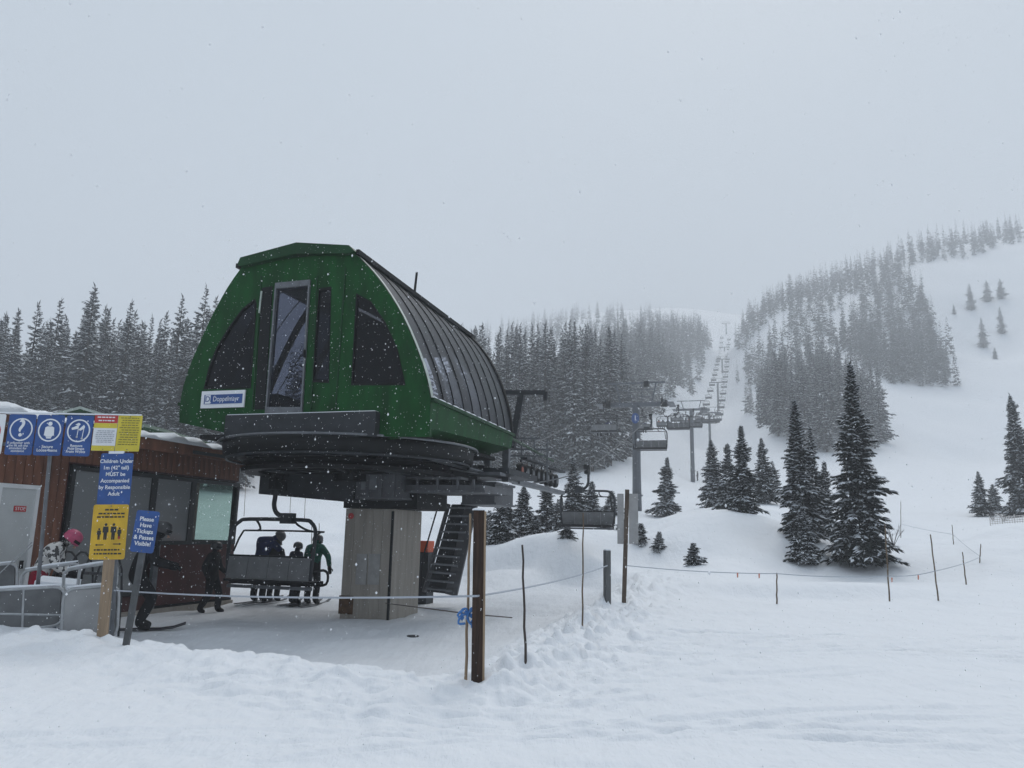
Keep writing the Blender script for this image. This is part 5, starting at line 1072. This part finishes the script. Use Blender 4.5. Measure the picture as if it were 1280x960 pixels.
# ------------------------------------------------------------------ forest stands
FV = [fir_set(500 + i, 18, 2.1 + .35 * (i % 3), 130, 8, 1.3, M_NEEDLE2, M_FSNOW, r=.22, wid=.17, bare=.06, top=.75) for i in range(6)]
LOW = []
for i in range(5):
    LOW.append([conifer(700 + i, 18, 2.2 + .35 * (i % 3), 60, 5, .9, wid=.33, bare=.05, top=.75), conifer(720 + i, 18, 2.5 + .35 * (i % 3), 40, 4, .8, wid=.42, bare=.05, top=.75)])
stands = []; taken = {}
def try_add(px, d, H, name, sp):
    if sp < 7 and name != 'open': px += rnd.gauss(0, 5)
    P = at(px, 600, d); k = (int(P[0] // sp), int(P[1] // sp))
    for dx in (-1, 0, 1):
        for dy in (-1, 0, 1):
            for q in taken.get((k[0] + dx, k[1] + dy, sp), ()):
                if (q[0] - P[0]) ** 2 + (q[1] - P[1]) ** 2 < sp * sp * .8: return
    taken.setdefault((*k, sp), []).append((P[0], P[1])); stands.append([P[0], P[1], d, H, name, px])
I = np.interp
for _ in range(3200): d = 74 + 32 * rnd.random() ** 1.2; try_add(rnd.uniform(-160, 300), d, rnd.uniform(13, 21), 'left', 2.1)
for _ in range(500): try_add(rnd.uniform(300, 560), rnd.uniform(96, 118), rnd.uniform(13, 18), 'mid', 4.5)
for _ in range(2600):
    d = rnd.uniform(99, 130); px = rnd.uniform(560, I(d, [100, 108, 130], [748, 764, 780])); try_add(px, d, rnd.uniform(12.5, 21.5), 'mid', 2.2)
for _ in range(2600):
    d = rnd.uniform(125, 470); e = I(d, [100, 108, 150, 170, 260, 430, 500], [750, 764, 790, 803, 840, 884, 890]); px = e - abs(rnd.gauss(0, 45)); try_add(px, d, rnd.uniform(12, 18), 'mid', 4.5)
for _ in range(500): try_add(rnd.uniform(540, 880), rnd.uniform(430, 660), rnd.uniform(10, 17), 'hill', 9)
for _ in range(900):
    d = 135 + 40 * rnd.random() ** 1.3; px = rnd.uniform(I(d, [135, 145, 160, 255], [1012, 985, 968, 950]), I(d, [135, 170, 200], [1100, 1098, 1080])); try_add(px, d, rnd.uniform(11, 17), 'island', 3.0)
for _ in range(2600):
    d = rnd.uniform(170, 430); px = rnd.uniform(I(d, [160, 255, 350, 430], [968, 950, 938, 935]), I(d, [170, 200, 255, 350, 430], [1098, 1080, 1040, 1000, 980])); (d < 215 or float(vnoise(np.array([px / 15.0]), np.array([d / 30.0]), 47)[0]) > -.04) and try_add(px, d, rnd.uniform(9, 16), 'island', 3.4 if d < 260 else 5)
for _ in range(3600):
    d = 230 + 210 * rnd.random() ** 1.2; px = rnd.uniform(I(d, [230, 250, 300, 340, 440], [1128, 1085, 1055, 1015, 965]), I(d, [230, 260, 300, 340, 380, 440], [1196, 1192, 1182, 1168, 1150, 1110])); (d < 290 or float(vnoise(np.array([px / 17.0]), np.array([d / 26.0]), 41)[0]) > -.08) and try_add(px, d, rnd.uniform(9, 17), 'upper', 3.3 if d < 330 else 5)
for _ in range(900):
    px = rnd.uniform(925, 1275)
    if rnd.random() < .35 + 1.4 * float(vnoise(np.array([px / 22.0]), np.array([3.3]), 5)[0] + .3): try_add(px, rnd.uniform(405, 455), rnd.uniform(8, 17), 'ridge', 5)
for _ in range(160): try_add(rnd.uniform(1250, 1400), rnd.uniform(415, 470), rnd.uniform(11, 16), 'ridge', 5)
for px, d, H in ((1235, 335, 13), (1258, 340, 11), (1246, 300, 13), (1272, 310, 12), (1276, 340, 10), (1170, 330, 13), (1212, 330, 5), (1260, 285, 5), (1218, 420, 6), (1200, 435, 5), (1265, 310, 9)): try_add(px, d, H, 'open', 3.1)
st_ = np.array([(s[0], s[1]) for s in stands]); zz = terrain(st_[:, 0], st_[:, 1])[0]
order = sorted(range(len(stands)), key=lambda i: (0 if (-50 < stands[i][5] < 250 or 575 < stands[i][5] < 1310) else 1, stands[i][2] / stands[i][3]))
LAB = {'left': ('tall snow-dusted spruce in the dense wood behind the red building', 'spruces behind the red building'), 'mid': ('tall grey spruce in the wood along the near side of the lift run', 'spruces along the lift run'),
       'island': ('snow-dusted spruce in the tree island between lift run and open slope', 'spruces of the tree island'), 'upper': ('hazy spruce in the upper tree island below the ridge', 'spruces of the upper island'), 'open': ('lone hazy conifer out on the open upper slope', 'lone conifers on the upper slope'),
       'ridge': ('faint conifer on the misty ridge line', 'conifers on the ridge'), 'hill': ('faint conifer on the misty hill above the wood', 'conifers on the misty hill')}
n_ind = 262; indiv = [i for i in order if stands[i][4] == 'open'] + [i for nm_, q_ in (('left', 98), ('mid', 100), ('island', 62)) for i in [j for j in order if stands[j][4] == nm_][:q_]]; iset = set(indiv)
for i in indiv:
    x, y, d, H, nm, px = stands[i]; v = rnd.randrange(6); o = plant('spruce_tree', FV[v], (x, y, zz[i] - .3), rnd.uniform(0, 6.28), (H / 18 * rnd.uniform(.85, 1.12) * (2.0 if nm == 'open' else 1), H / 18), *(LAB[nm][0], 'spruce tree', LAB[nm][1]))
for nm, lab in (('left', 'remaining mass of the snow-dusted wood behind the red building'), ('mid', 'mass of misty forest climbing beside the lift run'), ('island', 'mass of the snow-dusted tree island beside the lift run'), ('upper', 'mass of the hazy upper tree island'), ('ridge', 'faint line of conifers along the misty ridge'), ('hill', 'faint scattered conifers on the misty hill')):
    Ns, Ss = [], []
    for i, s_ in enumerate(stands):
        if i in iset or s_[4] != nm: continue
        a = rnd.uniform(0, 6.28); k = s_[3] / 18; kw = k * rnd.uniform(.85, 1.15); ca, sa = math.cos(a) * kw, math.sin(a) * kw; M3 = np.array([[ca, sa, 0], [-sa, ca, 0], [0, 0, k]]); off = np.array([s_[0], s_[1], zz[i] - .3]); N, Sn = LOW[rnd.randrange(5)][1 if s_[2] > 260 else 0]
        Ns.append(N @ M3 + off); Ss.append(Sn @ M3 + off)
    if not Ns: continue
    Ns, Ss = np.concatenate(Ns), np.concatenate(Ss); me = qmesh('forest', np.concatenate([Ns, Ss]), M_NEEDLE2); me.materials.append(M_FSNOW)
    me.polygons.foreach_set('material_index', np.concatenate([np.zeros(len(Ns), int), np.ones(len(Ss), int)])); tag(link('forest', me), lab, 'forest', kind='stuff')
print('tris', sum(len(o.data.polygons) * 2 for o in COL.objects if o.type == 'MESH' and o.get('kind') == 'stuff' and o.parent is None), 'stands', len(stands), 'individual', len(indiv))

# ------------------------------------------------------------------ falling snow and haze
g = np.random.default_rng(5); n = 46000
y = 2.4 + (17 - 2.4) * g.uniform(0, 1, n) ** .62; x = g.uniform(-1, 1, n) * (1.2 + y * .8); z = g.uniform(-.3, 1, n) * (1.5 + y * .82); k = z > -.2 + .1
c = np.stack([x, y, z], 1)[k]; r = (.0022 + .0036 * g.uniform(0, 1, len(c)) ** 5); base = np.array([(1, 0, 0), (-1, 0, 0), (0, 1, 0), (0, -1, 0), (0, 0, 1), (0, 0, -1)], float)
fc = np.array([(0, 2, 4), (2, 1, 4), (1, 3, 4), (3, 0, 4), (2, 0, 5), (1, 2, 5), (3, 1, 5), (0, 3, 5)])
st = np.stack([r, r, r * g.uniform(.9, 1.9, len(c))], 1)
V = (c[:, None] + base[None] * st[:, None]).reshape(-1, 3); F = (fc[None] + (np.arange(len(c)) * 6)[:, None, None]).reshape(-1, 3)
me = bpy.data.meshes.new('falling_snow'); me.vertices.add(len(V)); me.vertices.foreach_set('co', V.ravel()); me.loops.add(F.size); me.loops.foreach_set('vertex_index', F.ravel()); me.polygons.add(len(F)); me.polygons.foreach_set('loop_start', np.arange(len(F)) * 3); me.update(calc_edges=True)
fm = bpy.data.materials.new('snowflake'); fm.use_nodes = True; fn_ = fm.node_tree.nodes; fn_['Principled BSDF'].inputs['Base Color'].default_value = (.9, .92, .95, 1); tr_ = fn_.new('ShaderNodeBsdfTranslucent'); tr_.inputs[0].default_value = (.95, .96, .98, 1); ms_ = fn_.new('ShaderNodeMixShader'); ms_.inputs[0].default_value = .5
fm.node_tree.links.new(fn_['Principled BSDF'].outputs[0], ms_.inputs[1]); fm.node_tree.links.new(tr_.outputs[0], ms_.inputs[2]); fm.node_tree.links.new(ms_.outputs[0], fn_['Material Output'].inputs[0])
me.materials.append(fm); tag(link('falling_snow', me), 'snowflakes falling through the air', 'snow', kind='stuff')

hb = MB().box((0, 0, 168), (2420, 2420, 350)); vm = bpy.data.materials.new('haze'); vm.use_nodes = True; nn = vm.node_tree.nodes; nn.remove(nn['Principled BSDF'])
pv = nn.new('ShaderNodeVolumePrincipled'); pv.inputs['Color'].default_value = (.78, .805, .835, 1); pv.inputs['Density'].default_value = HAZE_DENSITY; pv.inputs['Anisotropy'].default_value = .2
vm.node_tree.links.new(pv.outputs[0], nn['Material Output'].inputs['Volume'])
HZ = hb.build('haze', vm); tag(HZ, 'pale snowfall haze over the whole valley', 'haze', kind='stuff')
zs = [o.matrix_world @ Vector(c_) for o in COL.objects if o.name == 'snow_ground' for c_ in o.bound_box]; print('ground z', min(v.z for v in zs), max(v.z for v in zs))
